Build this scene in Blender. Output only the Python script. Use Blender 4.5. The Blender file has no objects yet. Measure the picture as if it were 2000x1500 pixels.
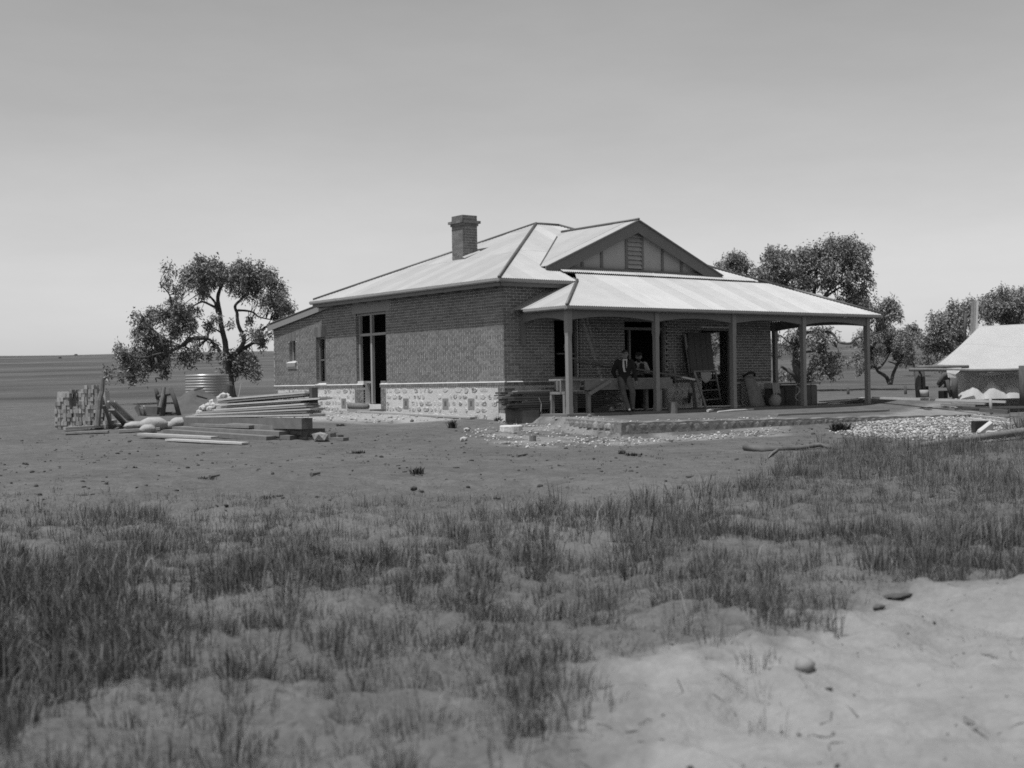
import bpy, bmesh, math, random
import numpy as np
from mathutils import Vector, Matrix, Euler
R = random.Random(7)
NR = np.random.RandomState(11)
SC = bpy.context.scene
COL = SC.collection

# ------------------------------------------------------------------ camera
CF = 2522.0; CXP, CYP = 1060.0, 750.0
EYE = Vector((-20.796, -28.711, 0.82))
FW = Vector((0.61019, 0.79225, -0.0009)); RT = Vector((0.792142, -0.610122, -0.016199)); UP = Vector((0.013383, -0.009172, 0.999868))
cam_d = bpy.data.cameras.new('camera'); cam = bpy.data.objects.new('camera', cam_d); COL.objects.link(cam)
cam.matrix_world = Matrix(((RT.x, UP.x, -FW.x, EYE.x), (RT.y, UP.y, -FW.y, EYE.y), (RT.z, UP.z, -FW.z, EYE.z), (0, 0, 0, 1)))
cam_d.sensor_width = 36.0; cam_d.lens = CF / 2000 * 36.0
cam_d.shift_x = (1000 - CXP) / 2000.0
cam_d.clip_start = 0.1; cam_d.clip_end = 4000
cam_d.dof.use_dof = True; cam_d.dof.focus_distance = 34.0; cam_d.dof.aperture_fstop = 2.3
SC.camera = cam

# ------------------------------------------------------------------ sky, sun, exposure
SUN_EL, SUN_AZ = 68.0, 9.0            # height; degrees the sun stands forward of the side wall's normal
sdir = Vector((-math.cos(math.radians(SUN_EL)) * math.cos(math.radians(SUN_AZ)), -math.cos(math.radians(SUN_EL)) * math.sin(math.radians(SUN_AZ)), math.sin(math.radians(SUN_EL))))
world = bpy.data.worlds.new('World'); SC.world = world; world.use_nodes = True
wn = world.node_tree.nodes; wl = world.node_tree.links; wn.clear()
sky = wn.new('ShaderNodeTexSky'); sky.sky_type = 'NISHITA'; sky.sun_disc = False
sky.sun_elevation = math.radians(SUN_EL); sky.sun_rotation = math.atan2(sdir.x, sdir.y)
sky.air_density = 1.0; sky.dust_density = 0.6; sky.ozone_density = 1.0; sky.altitude = 40
sp = wn.new('ShaderNodeSeparateColor'); wl.new(sky.outputs[0], sp.inputs[0])
def wmath(op, a, b):
    n = wn.new('ShaderNodeMath'); n.operation = op
    for i, v in enumerate((a, b)):
        if isinstance(v, (int, float)): n.inputs[i].default_value = v
        else: wl.new(v, n.inputs[i])
    return n.outputs[0]
grey = wmath('ADD', wmath('MULTIPLY', sp.outputs[0], 0.15), wmath('ADD', wmath('MULTIPLY', sp.outputs[1], 0.35), wmath('MULTIPLY', sp.outputs[2], 0.5)))
grey = wmath('MULTIPLY', 5.5, wmath('POWER', wmath('DIVIDE', grey, 5.5), 1.25))      # blue-sensitive plate: steeper sky
# faint high haze drawn out along the horizon
wtc = wn.new('ShaderNodeTexCoord'); wmp = wn.new('ShaderNodeMapping'); wmp.inputs['Scale'].default_value = (1.6, 1.6, 6.0); wl.new(wtc.outputs['Generated'], wmp.inputs[0])
wnz = wn.new('ShaderNodeTexNoise'); wnz.inputs['Scale'].default_value = 2.2; wnz.inputs['Detail'].default_value = 6; wnz.inputs['Roughness'].default_value = 0.6; wl.new(wmp.outputs[0], wnz.inputs['Vector'])
grey = wmath('MULTIPLY', grey, wmath('ADD', 0.86, wmath('MULTIPLY', wnz.outputs['Fac'], 0.26)))
cmb = wn.new('ShaderNodeCombineColor')
for i in range(3): wl.new(grey, cmb.inputs[i])
bg = wn.new('ShaderNodeBackground'); bg.inputs[1].default_value = 0.12; wl.new(cmb.outputs[0], bg.inputs[0])
wo = wn.new('ShaderNodeOutputWorld'); wl.new(bg.outputs[0], wo.inputs[0])
sun_d = bpy.data.lights.new('sun', 'SUN'); sun_d.energy = 5.0; sun_d.angle = math.radians(0.55); sun_d.color = (1, 1, 1)
sun = bpy.data.objects.new('sun', sun_d); COL.objects.link(sun); sun.location = (-30, -10, 60)
sun.rotation_euler = (-sdir).to_track_quat('-Z', 'Y').to_euler()
SC.view_settings.view_transform = 'Standard'; SC.view_settings.look = 'None'
SC.view_settings.exposure = 0.0; SC.view_settings.gamma = 1.0; SC.view_settings.use_curve_mapping = False
SC.cycles.use_denoising = False; SC.cycles.max_bounces = 6; SC.cycles.diffuse_bounces = 2; SC.cycles.filter_width = 1.7

# ------------------------------------------------------------------ helpers
W = {}
def P(px, py, d):                       # point at depth d (m) along the view axis
    return EYE + (FW + RT * ((px - CXP) / CF) + UP * ((CYP - py) / CF)) * d
def onz(px, py, z):
    v = FW + RT * ((px - CXP) / CF) + UP * ((CYP - py) / CF); return EYE + v * ((z - EYE.z) / v.z)
def ony(px, py, y):
    v = FW + RT * ((px - CXP) / CF) + UP * ((CYP - py) / CF); return EYE + v * ((y - EYE.y) / v.y)
def onplane(px, py, p, n):
    v = FW + RT * ((px - CXP) / CF) + UP * ((CYP - py) / CF); return EYE + v * ((p - EYE).dot(n) / v.dot(n))

def mat(name, v, var=0.15, scale=6.0, rough=0.85, bump=0.0, bscale=None, island=0.0, orand=0.0, stretch=(1, 1, 1), metal=0.0, coord='Object', spec=0.3, var2=0.0, scale2=1.0):
    m = bpy.data.materials.new(name); m.use_nodes = True
    nt = m.node_tree; N = nt.nodes; L = nt.links
    b = N['Principled BSDF']; b.inputs['Roughness'].default_value = rough; b.inputs['Metallic'].default_value = metal
    b.inputs['Specular IOR Level'].default_value = spec
    tc = N.new('ShaderNodeTexCoord'); mp = N.new('ShaderNodeMapping'); mp.inputs['Scale'].default_value = stretch
    if coord == 'Position':
        g = N.new('ShaderNodeNewGeometry'); L.new(g.outputs['Position'], mp.inputs[0])
    else: L.new(tc.outputs[coord], mp.inputs[0])
    def M(op, a, bb):
        n = N.new('ShaderNodeMath'); n.operation = op
        for i, x in enumerate((a, bb)):
            if isinstance(x, (int, float)): n.inputs[i].default_value = x
            else: L.new(x, n.inputs[i])
        return n.outputs[0]
    def noise(s, det=4.0):
        n = N.new('ShaderNodeTexNoise'); n.inputs['Scale'].default_value = s; n.inputs['Detail'].default_value = det
        n.inputs['Roughness'].default_value = 0.6
        L.new(mp.outputs[0], n.inputs['Vector']); return n.outputs['Fac']
    f = M('ADD', 1.0, M('MULTIPLY', M('SUBTRACT', noise(scale), 0.5), 4 * var))
    if var2: f = M('MULTIPLY', f, M('ADD', 1.0, M('MULTIPLY', M('SUBTRACT', noise(scale2, 2.0), 0.5), 4 * var2)))
    if island:
        g = N.new('ShaderNodeNewGeometry')
        f = M('MULTIPLY', f, M('ADD', 1.0, M('MULTIPLY', M('SUBTRACT', g.outputs['Random Per Island'], 0.5), 2 * island)))
    if orand:
        o = N.new('ShaderNodeObjectInfo')
        f = M('MULTIPLY', f, M('ADD', 1.0, M('MULTIPLY', M('SUBTRACT', o.outputs['Random'], 0.5), 2 * orand)))
    f = M('MAXIMUM', M('MULTIPLY', f, v), 0.004)
    c = N.new('ShaderNodeCombineColor')
    for i in range(3): L.new(f, c.inputs[i])
    L.new(c.outputs[0], b.inputs['Base Color'])
    if bump:
        bp = N.new('ShaderNodeBump'); bp.inputs['Strength'].default_value = bump; bp.inputs['Distance'].default_value = 0.02
        L.new(noise(bscale or scale * 4), bp.inputs['Height']); L.new(bp.outputs[0], b.inputs['Normal'])
    m['val'] = f.node.name
    return m

M_ = {}
def mk(key, v, *a, **k): M_[key] = mat(key, v * 0.68, *a, **k); return M_[key]
mk('brick_face', 0.225, 0.06, 30, island=0.22, orand=0.22, bump=0.25, bscale=60, coord='Position')
mk('brick_stacked', 0.36, 0.18, 9, island=0.3, orand=0.35, bump=0.3, bscale=60, coord='Position')
mk('mortar', 0.72, 0.12, 5, coord='Position')
mk('render_cement', 0.33, 0.08, 4, coord='Position')
mk('white_sill', 0.7, 0.08, 6, coord='Position')
mk('iron', 0.52, 0.05, 3, rough=0.42, orand=0.09, metal=0.15, coord='Position', spec=0.5, var2=0.05, scale2=0.7)
mk('hip_iron', 0.16, 0.15, 5, rough=0.5, metal=0.2, coord='Position')
mk('gutter_paint', 0.36, 0.06, 4, rough=0.45, coord='Position', spec=0.5)
mk('trim_paint', 0.20, 0.08, 5, rough=0.5, coord='Position')
mk('beam_paint', 0.23, 0.06, 5, rough=0.55, coord='Position')
mk('post_paint', 0.30, 0.06, 8, rough=0.5, coord='Position')
mk('frame_paint', 0.36, 0.08, 8, rough=0.5, coord='Position')
mk('panel_cement', 0.49, 0.06, 4, coord='Position')
mk('slat_paint', 0.45, 0.10, 6, coord='Position', orand=0.1)
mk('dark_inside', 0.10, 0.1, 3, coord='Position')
mk('floor_slab', 0.20, 0.12, 3, bump=0.2, coord='Position')
mk('lumber', 0.40, 0.16, 4, orand=0.22, rough=0.8, bump=0.15, stretch=(6, 6, 6), coord='Position')
mk('lumber_bright', 0.58, 0.12, 4, orand=0.15, rough=0.8, coord='Position')
mk('beam_wood', 0.22, 0.2, 5, orand=0.2, rough=0.85, bump=0.2, coord='Position')
mk('lumber_dark', 0.14, 0.2, 6, orand=0.3, rough=0.85, coord='Position')
mk('lumber_old', 0.30, 0.25, 9, orand=0.2, rough=0.9, bump=0.3, coord='Position')
mk('bark', 0.105, 0.3, 4, rough=0.95, bump=0.6, bscale=12, stretch=(4, 4, 1), coord='Position')
mk('bark_pale', 0.2, 0.3, 4, rough=0.95, bump=0.5, bscale=12, stretch=(4, 4, 1), coord='Position')
mk('leaf', 0.23, 0.15, 1.2, rough=0.6, island=0.5, coord='Position', var2=0.2, scale2=0.8)
mk('leaf_light', 0.25, 0.15, 1.2, rough=0.6, island=0.5, coord='Position', var2=0.2, scale2=0.8)
mk('grass_blade', 0.14, 0.2, 1.0, rough=0.7, island=0.75, coord='Position', var2=0.25, scale2=0.35)
mk('straw', 0.16, 0.2, 1.0, rough=0.8, island=0.7, coord='Position')
mk('canvas', 0.78, 0.05, 2, rough=0.9, bump=0.25, bscale=3, coord='Position')
mk('canvas_grey', 0.8, 0.08, 2, rough=0.9, bump=0.3, bscale=3, coord='Position')
mk('sacking', 0.42, 0.15, 6, rough=0.95, bump=0.4, bscale=25, coord='Position')
mk('limestone', 0.5, 0.25, 12, rough=0.95, bump=0.6, bscale=25, orand=0.15, island=0.45, coord='Position')
mk('soil', 0.12, 0.2, 4, rough=0.97, bump=0.8, bscale=14, coord='Position')
mk('clod', 0.07, 0.2, 4, rough=0.97, island=0.5, coord='Position')
mk('chip', 0.42, 0.2, 4, rough=0.95, island=0.7, coord='Position')
mk('tank_iron', 0.55, 0.08, 3, rough=0.35, metal=0.5, coord='Position', spec=0.5)
mk('black_cloth', 0.02, 0.2, 8, rough=0.9, coord='Position')
mk('grey_cloth', 0.12, 0.25, 9, rough=0.9, bump=0.4, bscale=14, coord='Position')
mk('white_cloth', 0.6, 0.06, 9, rough=0.9, coord='Position')
mk('vest_cloth', 0.03, 0.2, 8, rough=0.9, coord='Position')
mk('skin', 0.24, 0.06, 9, rough=0.6, coord='Position')
mk('hair', 0.02, 0.1, 9, rough=0.6, coord='Position')
mk('leather', 0.025, 0.1, 9, rough=0.4, coord='Position')
mk('paper_white', 0.62, 0.05, 6, coord='Position')
mk('stain_wood', 0.09, 0.2, 5, rough=0.5, stretch=(5, 5, 1), coord='Position')
mk('weed', 0.05, 0.2, 3, island=0.5, coord='Position')

# thin canvas lets some daylight through
_n = M_['canvas'].node_tree; _p = _n.nodes['Principled BSDF']; _tr = _n.nodes.new('ShaderNodeBsdfTranslucent'); _mx = _n.nodes.new('ShaderNodeMixShader'); _mx.inputs[0].default_value = 0.42
_tr.inputs[0].default_value = (.8, .8, .8, 1); _n.links.new(_p.outputs[0], _mx.inputs[1]); _n.links.new(_tr.outputs[0], _mx.inputs[2]); _n.links.new(_mx.outputs[0], _n.nodes['Material Output'].inputs[0])
# plinth stone: pale mortar-smeared edges, darker split faces
def plinth_mat():
    m = bpy.data.materials.new('plinth_stone'); m.use_nodes = True; N = m.node_tree.nodes; L = m.node_tree.links
    b = N['Principled BSDF']; b.inputs['Roughness'].default_value = 0.95; b.inputs['Specular IOR Level'].default_value = 0.2
    g = N.new('ShaderNodeNewGeometry'); tc = N.new('ShaderNodeTexCoord'); oi = N.new('ShaderNodeObjectInfo')
    n1 = N.new('ShaderNodeTexNoise'); n1.inputs['Scale'].default_value = 17; n1.inputs['Detail'].default_value = 5; L.new(g.outputs['Position'], n1.inputs['Vector'])
    n2 = N.new('ShaderNodeTexNoise'); n2.inputs['Scale'].default_value = 6; n2.inputs['Detail'].default_value = 3; L.new(g.outputs['Position'], n2.inputs['Vector'])
    def Mt(op, a, bb):
        n = N.new('ShaderNodeMath'); n.operation = op
        for i, x in enumerate((a, bb)):
            if isinstance(x, (int, float)): n.inputs[i].default_value = x
            else: L.new(x, n.inputs[i])
        return n.outputs[0]
    ds = N.new('ShaderNodeVectorMath'); ds.operation = 'DISTANCE'; L.new(tc.outputs['Generated'], ds.inputs[0]); ds.inputs[1].default_value = (0.5, 0.5, 0.5)
    # face shows where (noise + closeness to the middle + per-stone luck) passes a threshold
    x = Mt('ADD', Mt('MULTIPLY', n1.outputs['Fac'], 1.0), Mt('MULTIPLY', Mt('SUBTRACT', 0.75, ds.outputs['Value']), 0.55))
    x = Mt('ADD', x, Mt('MULTIPLY', n2.outputs['Fac'], 0.2))
    rm = N.new('ShaderNodeMapRange'); rm.inputs['From Min'].default_value = 0.66; rm.inputs['From Max'].default_value = 0.76; L.new(x, rm.inputs['Value'])
    face = Mt('MULTIPLY', Mt('ADD', 0.10, Mt('MULTIPLY', Mt('POWER', oi.outputs['Random'], 1.2), 0.34)), Mt('ADD', 0.55, Mt('MULTIPLY', n2.outputs['Fac'], 0.9)))
    pale = Mt('MULTIPLY', 0.43, Mt('ADD', 0.75, Mt('MULTIPLY', n2.outputs['Fac'], 0.5)))
    v = Mt('ADD', Mt('MULTIPLY', face, rm.outputs[0]), Mt('MULTIPLY', pale, Mt('SUBTRACT', 1.0, rm.outputs[0])))
    c = N.new('ShaderNodeCombineColor')
    for i in range(3): L.new(v, c.inputs[i])
    L.new(c.outputs[0], b.inputs['Base Color'])
    bp = N.new('ShaderNodeBump'); bp.inputs['Strength'].default_value = 0.5; bp.inputs['Distance'].default_value = 0.02
    L.new(n1.outputs['Fac'], bp.inputs['Height']); L.new(bp.outputs[0], b.inputs['Normal'])
    return m
M_['plinth_stone'] = plinth_mat()

def tag(o, label=None, cat=None, group=None, kind=None):
    if label: o['label'] = label
    if cat: o['category'] = cat
    if group: o['group'] = group
    if kind: o['kind'] = kind
    return o
def link(name, data, loc=(0, 0, 0), parent=None):
    o = bpy.data.objects.new(name, data); COL.objects.link(o)
    loc = Vector(loc)
    W[o] = loc.copy()
    if parent is not None:
        o.parent = parent; o.location = loc - W[parent]
    else: o.location = loc
    return o
def thing(name, loc, label, cat, group=None):
    o = link(name, None, loc); o.empty_display_size = 0.1
    return tag(o, label, cat, group)

class MB:
    """collects shapes in world coordinates; build() links them as one mesh object"""
    def __init__(s): s.v = []; s.f = []
    def add(s, vs, fs):
        n = len(s.v); s.v += [tuple(v) for v in vs]; s.f += [tuple(n + i for i in f) for f in fs]; return s
    def box(s, x0, x1, y0, y1, z0, z1):
        vs = [(x, y, z) for z in (z0, z1) for y in (y0, y1) for x in (x0, x1)]
        return s.add(vs, [(0, 2, 3, 1), (4, 5, 7, 6), (0, 1, 5, 4), (2, 6, 7, 3), (0, 4, 6, 2), (1, 3, 7, 5)])
    def obox(s, c, ax, ay, az, taper=1.0):
        """box by centre and half-axis vectors"""
        c = Vector(c); vs = []
        for k in (-1, 1):
            t = 1.0 if k < 0 else taper
            for j in (-1, 1):
                for i in (-1, 1): vs.append(c + ax * i * t + ay * j * t + az * k)
        return s.add(vs, [(0, 2, 3, 1), (4, 5, 7, 6), (0, 1, 5, 4), (2, 6, 7, 3), (0, 4, 6, 2), (1, 3, 7, 5)])
    def bar(s, a, b, w, t, up=Vector((0, 0, 1)), jit=0.0):
        """board from a to b; w across, t along up"""
        a = Vector(a); b = Vector(b); d = (b - a); l = d.length; d.normalize()
        sd = d.cross(up).normalized(); u = sd.cross(d).normalized()
        return s.obox((a + b) / 2, d * l / 2, sd * w / 2, u * t / 2)
    def tube(s, pts, rad, n=8, cap=True):
        pts = [Vector(p) for p in pts]
        if not hasattr(rad, '__len__'): rad = [rad] * len(pts)
        rings = []; u = None
        for i, p in enumerate(pts):
            d = (pts[min(i + 1, len(pts) - 1)] - pts[max(i - 1, 0)])
            if d.length < 1e-9: d = Vector((0, 0, 1))
            d.normalize()
            if u is None:
                u = d.orthogonal().normalized()
            u = (u - d * u.dot(d)); u = u.normalized() if u.length > 1e-6 else d.orthogonal().normalized()
            w = d.cross(u)
            rings.append([p + (u * math.cos(2 * math.pi * k / n) + w * math.sin(2 * math.pi * k / n)) * rad[i] for k in range(n)])
        vs = [v for r in rings for v in r]; fs = []
        for i in range(len(pts) - 1):
            for k in range(n): fs.append((i * n + k, i * n + (k + 1) % n, (i + 1) * n + (k + 1) % n, (i + 1) * n + k))
        if cap: fs.append(tuple(range(n - 1, -1, -1))); fs.append(tuple((len(pts) - 1) * n + k for k in range(n)))
        return s.add(vs, fs)
    def ell(s, c, r, n=12, m=8, rot=None, noise=0.0):
        c = Vector(c); vs = []; fs = []
        for j in range(m + 1):
            t = math.pi * j / m
            for i in range(n):
                p = 2 * math.pi * i / n; k = 1 + (R.uniform(-noise, noise) if noise else 0)
                v = Vector((r[0] * math.sin(t) * math.cos(p) * k, r[1] * math.sin(t) * math.sin(p) * k, r[2] * math.cos(t) * k))
                if rot: v = rot @ v
                vs.append(c + v)
        for j in range(m):
            for i in range(n): fs.append((j * n + i, (j + 1) * n + i, (j + 1) * n + (i + 1) % n, j * n + (i + 1) % n))
        return s.add(vs, fs)
    def prism(s, poly, d):
        """polygon (3-D points) extruded by vector d"""
        n = len(poly); d = Vector(d); vs = [Vector(p) for p in poly] + [Vector(p) + d for p in poly]
        fs = [tuple(range(n)), tuple(range(2 * n - 1, n - 1, -1))] + [(i, i + n, (i + 1) % n + n, (i + 1) % n) for i in range(n)]
        return s.add(vs, fs)
    def build(s, name, m, parent=None, smooth=False, loc=None, bevel=0.0):
        L = Vector(loc) if loc is not None else (W[parent] if parent is not None else Vector((0, 0, 0)))
        me = bpy.data.meshes.new(name); me.from_pydata([tuple(Vector(v) - L) for v in s.v], [], s.f); me.update()
        bm = bmesh.new(); bm.from_mesh(me); bmesh.ops.recalc_face_normals(bm, faces=bm.faces); bm.to_mesh(me); bm.free()
        if smooth: me.polygons.foreach_set('use_smooth', [True] * len(me.polygons))
        me.materials.append(M_[m] if isinstance(m, str) else m)
        o = link(name, me, L, parent)
        if bevel:
            b = o.modifiers.new('bevel', 'BEVEL'); b.width = bevel; b.segments = 1; b.limit_method = 'ANGLE'
        return o

def np_mesh(name, verts, faces_flat, nper, m, parent=None, kind=None):
    """large mesh straight from numpy arrays (faces all with nper corners), world coordinates"""
    L = W[parent] if parent is not None else Vector((0, 0, 0))
    me = bpy.data.meshes.new(name); nf = len(faces_flat) // nper
    vv = np.asarray(verts, np.float32) - np.array(L, np.float32)
    me.vertices.add(len(vv)); me.vertices.foreach_set('co', vv.ravel())
    me.loops.add(len(faces_flat)); me.loops.foreach_set('vertex_index', np.asarray(faces_flat, np.int32))
    me.polygons.add(nf); me.polygons.foreach_set('loop_start', np.arange(nf, dtype=np.int32) * nper)
    me.update(calc_edges=True)
    me.materials.append(M_[m] if isinstance(m, str) else m)
    o = link(name, me, L, parent)
    if kind: o['kind'] = kind
    return o

# vectorised value noise
def vnoise(x, y, seed=0):
    xi = np.floor(x).astype(np.int64); yi = np.floor(y).astype(np.int64); xf = x - xi; yf = y - yi
    def h(a, b):
        n = (a * 374761393 + b * 668265263 + seed * 974711) & 0x7fffffff
        n = ((n ^ (n >> 13)) * 1274126177) & 0x7fffffff
        return ((n ^ (n >> 16)) & 0xffff) / 65535.0
    u = xf * xf * (3 - 2 * xf); v = yf * yf * (3 - 2 * yf)
    return (h(xi, yi) * (1 - u) + h(xi + 1, yi) * u) * (1 - v) + (h(xi, yi + 1) * (1 - u) + h(xi + 1, yi + 1) * u) * v
def fbm(x, y, seed=0, o=4):
    t = 0; a = 0.5; f = 1.0
    for k in range(o): t = t + a * (vnoise(x * f, y * f, seed + k) - 0.5); a *= 0.5; f *= 2.03
    return t
def ss(x, a, b):
    t = np.clip((x - a) / (b - a), 0, 1); return t * t * (3 - 2 * t)

# ------------------------------------------------------------------ ground
_kd = np.array([-1e4, 0, 27, 29, 31, 33.5, 35.5, 39, 44, 60, 80, 150, 300, 600, 760, 1200, 1e4])
_kz = np.array([-.57, -.57, -.56, -.53, -.46, -.33, -.2, -.06, .03, .28, .45, 2.3, 7.2, 17.6, 18.5, 12, 12])
_dd = np.arange(-20, 1300, 0.5); _zz = np.interp(_dd, _kd, _kz)
_zz = np.convolve(np.pad(_zz, 3, mode='edge'), np.ones(7) / 7, 'valid')
def kerb_x(Y): return 0.32 - 0.77 * np.clip((-2.3 - Y) / 3.0, 0, 1)
def terr_top(X, Y):
    t = np.clip((-2.15 - Y) / 3.15, 0, 1)
    return -0.09 * (1 - t) + (-0.17 - 0.0145 * X) * t
def hfun(X, Y, rough=True):
    X = np.asarray(X, float); Y = np.asarray(Y, float)
    d = (X - EYE.x) * 0.6102 + (Y - EYE.y) * 0.7923
    lat = (X - EYE.x) * 0.792 - (Y - EYE.y) * 0.610
    z = np.interp(d, _dd, _zz)
    z = z + ss(d, 150, 600) * 3.0 * fbm(lat / 260.0, d / 900.0, 5, 2)
    w = ss(X, -4, 0) * (1 - ss(Y, -5.4, -2.0)) * (1 - ss(X, 17, 24))
    z = z * (1 - w) + (-0.54 + 0.012 * np.clip(X, 0, 14)) * w
    e = kerb_x(Y)
    mt = ss(X, e - .1, e + .1) * ss(Y, -5.42, -5.2) * (1 - ss(X, 14.5, 18.5)) * (1 - ss(Y, 12, 14))
    z = z * (1 - mt) + terr_top(X, Y) * mt
    z = z + 0.30 * np.exp(-(((X - 15.6) / 1.9) ** 2 + ((Y + 1.6) / 2.2) ** 2))      # spoil heap right of the verandah
    if rough:
        near = 1 - ss(d, 12, 26)
        a = fbm(X * 0.9, Y * 0.9, 21, 4) * (0.05 + 0.19 * near) + fbm(X * 2.6, Y * 2.6, 27, 3) * 0.15 * near - np.abs(fbm(X * 3.7 + Y * 1.2, Y * 3.1, 29, 3)) * 0.22 * near + fbm(X * 5, Y * 5, 31, 3) * (0.022 + 0.05 * near)
        a = a * (1 - 0.75 * mt) + ss(d, 50, 120) * 0.35 * fbm(X / 9, Y / 9, 3, 3)
        z = z + a
    return z
def H(x, y): return float(hfun(np.array([x]), np.array([y]))[0])
def G(px, py, far=120):                   # where a sight line meets the ground
    v = FW + RT * ((px - CXP) / CF) + UP * ((CYP - py) / CF)
    t = np.arange(3, far, 0.05); X = EYE.x + v.x * t; Y = EYE.y + v.y * t; Z = EYE.z + v.z * t
    k = np.argmax(Z < hfun(X, Y))
    return Vector((X[k], Y[k], H(X[k], Y[k])))
def Gd(px, py):
    p = G(px, py); return (p - EYE).dot(FW)

def inpoly(x, y, poly):
    c = np.zeros(x.shape, bool); n = len(poly)
    for i in range(n):
        x0, y0 = poly[i]; x1, y1 = poly[(i + 1) % n]
        t = ((y0 > y) != (y1 > y)); c ^= t & (x < (x1 - x0) * (y - y0) / (y1 - y0 + 1e-12) + x0)
    return c
def gpoly(pix, z=-0.56): return [tuple(onz(px, py, z).xy) for px, py in pix]
SAND = gpoly([(1040, 1560), (1110, 1420), (1120, 1290), (1260, 1240), (1380, 1290), (1480, 1240), (1640, 1180), (1680, 1140), (2300, 1120), (3400, 1100), (3900, 1750), (1100, 1750)])
LIME = [(-2.6, 2.0), (-.1, 1.2), (-.05, 15), (-3.0, 15), (-4.6, 9), (-4.0, 5)]
CHIP1 = gpoly([(915, 852), (1000, 838), (1110, 838), (1215, 850), (1300, 846), (1520, 834), (1520, 850), (1330, 858), (1200, 868), (1040, 870), (960, 866)], -0.5)
CHIP2 = gpoly([(1630, 838), (1700, 822), (1800, 812), (1880, 810), (1960, 822), (1980, 850), (1900, 858), (1800, 855), (1650, 846)], -0.45)
def soft(X, Y, poly, r, n=10, seed=1):
    rs = np.random.RandomState(seed); t = np.zeros(X.shape)
    for k in range(n):
        a = rs.uniform(0, 6.28); q = r * math.sqrt(rs.uniform(0, 1)); t += inpoly(X + q * math.cos(a), Y + q * math.sin(a), poly)
    return t / n

def lines(lo, hi, step, far):
    a = list(np.arange(lo, hi, step)); s = step; x = lo; left = []
    while x > -far: s *= 1.12; x -= s; left.append(x)
    s = step; x = a[-1]; right = []
    while x < far: s *= 1.12; x += s; right.append(x)
    return np.array(left[::-1] + a + right)
gx = np.unique(np.round(np.concatenate([lines(-26, 18, 0.14, 1200.0), np.arange(-23.5, -10, 0.055)]), 4)); gy = np.unique(np.round(np.concatenate([lines(-29, 10, 0.14, 1200.0), np.arange(-28.5, -18.5, 0.055)]), 4))
XX, YY = np.meshgrid(gx, gy); ZZ = hfun(XX, YY)
nx, ny = len(gx), len(gy)
idx = np.arange(nx * ny).reshape(ny, nx)
quads = np.stack([idx[:-1, :-1], idx[:-1, 1:], idx[1:, 1:], idx[1:, :-1]], -1).reshape(-1)

def ground_mat():
    m = bpy.data.materials.new('dry_ground'); m.use_nodes = True; N = m.node_tree.nodes; L = m.node_tree.links
    b = N['Principled BSDF']; b.inputs['Roughness'].default_value = 0.97; b.inputs['Specular IOR Level'].default_value = 0.12
    g = N.new('ShaderNodeNewGeometry')
    def Mt(op, a, bb):
        n = N.new('ShaderNodeMath'); n.operation = op
        for i, x in enumerate((a, bb)):
            if isinstance(x, (int, float)): n.inputs[i].default_value = x
            else: L.new(x, n.inputs[i])
        return n.outputs[0]
    def noise(s, det=5.0, st=(1, 1, 1), rot=0.0):
        mp = N.new('ShaderNodeMapping'); mp.inputs['Scale'].default_value = st; mp.inputs['Rotation'].default_value = (0, 0, rot); L.new(g.outputs['Position'], mp.inputs[0])
        n = N.new('ShaderNodeTexNoise'); n.inputs['Scale'].default_value = s; n.inputs['Detail'].default_value = det; n.inputs['Roughness'].default_value = 0.65
        L.new(mp.outputs[0], n.inputs['Vector']); return n.outputs['Fac']
    at = N.new('ShaderNodeAttribute'); at.attribute_name = 'earth'      # x sand, y limestone dust, z far pasture
    sx = N.new('ShaderNodeSeparateXYZ'); L.new(at.outputs['Vector'], sx.inputs[0])
    def mixv(a, bb, t): return Mt('ADD', Mt('MULTIPLY', a, Mt('SUBTRACT', 1.0, t)), Mt('MULTIPLY', bb, t))
    def vary(v, n, k): return Mt('MULTIPLY', v, Mt('ADD', 1 - k / 2, Mt('MULTIPLY', n, k)))
    fine = noise(22, 6); med = noise(2.6, 5); big = noise(0.35, 3)
    dirt = vary(vary(vary(0.098, fine, 1.1), med, 1.0), big, 0.6)
    # dark specks of trodden clods
    spk = N.new('ShaderNodeMapRange'); spk.inputs['From Min'].default_value = 0.60; spk.inputs['From Max'].default_value = 0.70; L.new(noise(9, 3), spk.inputs['Value'])
    dirt = Mt('MULTIPLY', dirt, Mt('SUBTRACT', 1.0, Mt('MULTIPLY', spk.outputs[0], 0.42)))
    sand = vary(vary(vary(0.205, fine, 0.5), med, 0.6), noise(0.8, 3), 0.5)
    lime = vary(vary(0.26, fine, 0.8), med, 0.7)
    bands = noise(0.012, 4, (1, 3.2, 1), 0.656)
    past = vary(vary(0.082, bands, 2.6), noise(0.12, 4), 0.9)
    v = mixv(dirt, sand, sx.outputs[0]); v = mixv(v, lime, sx.outputs[1]); v = mixv(v, past, sx.outputs[2])
    c = N.new('ShaderNodeCombineColor')
    for i in range(3): L.new(v, c.inputs[i])
    L.new(c.outputs[0], b.inputs['Base Color'])
    bp = N.new('ShaderNodeBump'); bp.inputs['Strength'].default_value = 0.55; bp.inputs['Distance'].default_value = 0.03
    L.new(Mt('ADD', noise(30, 4), Mt('MULTIPLY', noise(8, 4), 1.5)), bp.inputs['Height']); L.new(bp.outputs[0], b.inputs['Normal'])
    return m
gm = ground_mat()
ground = np_mesh('ground', np.stack([XX, YY, ZZ], -1).reshape(-1, 3), quads, 4, gm, kind='structure')
ground.data.polygons.foreach_set('use_smooth', np.ones(len(ground.data.polygons), bool))
_d = (XX - EYE.x) * 0.6102 + (YY - EYE.y) * 0.7923
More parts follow.
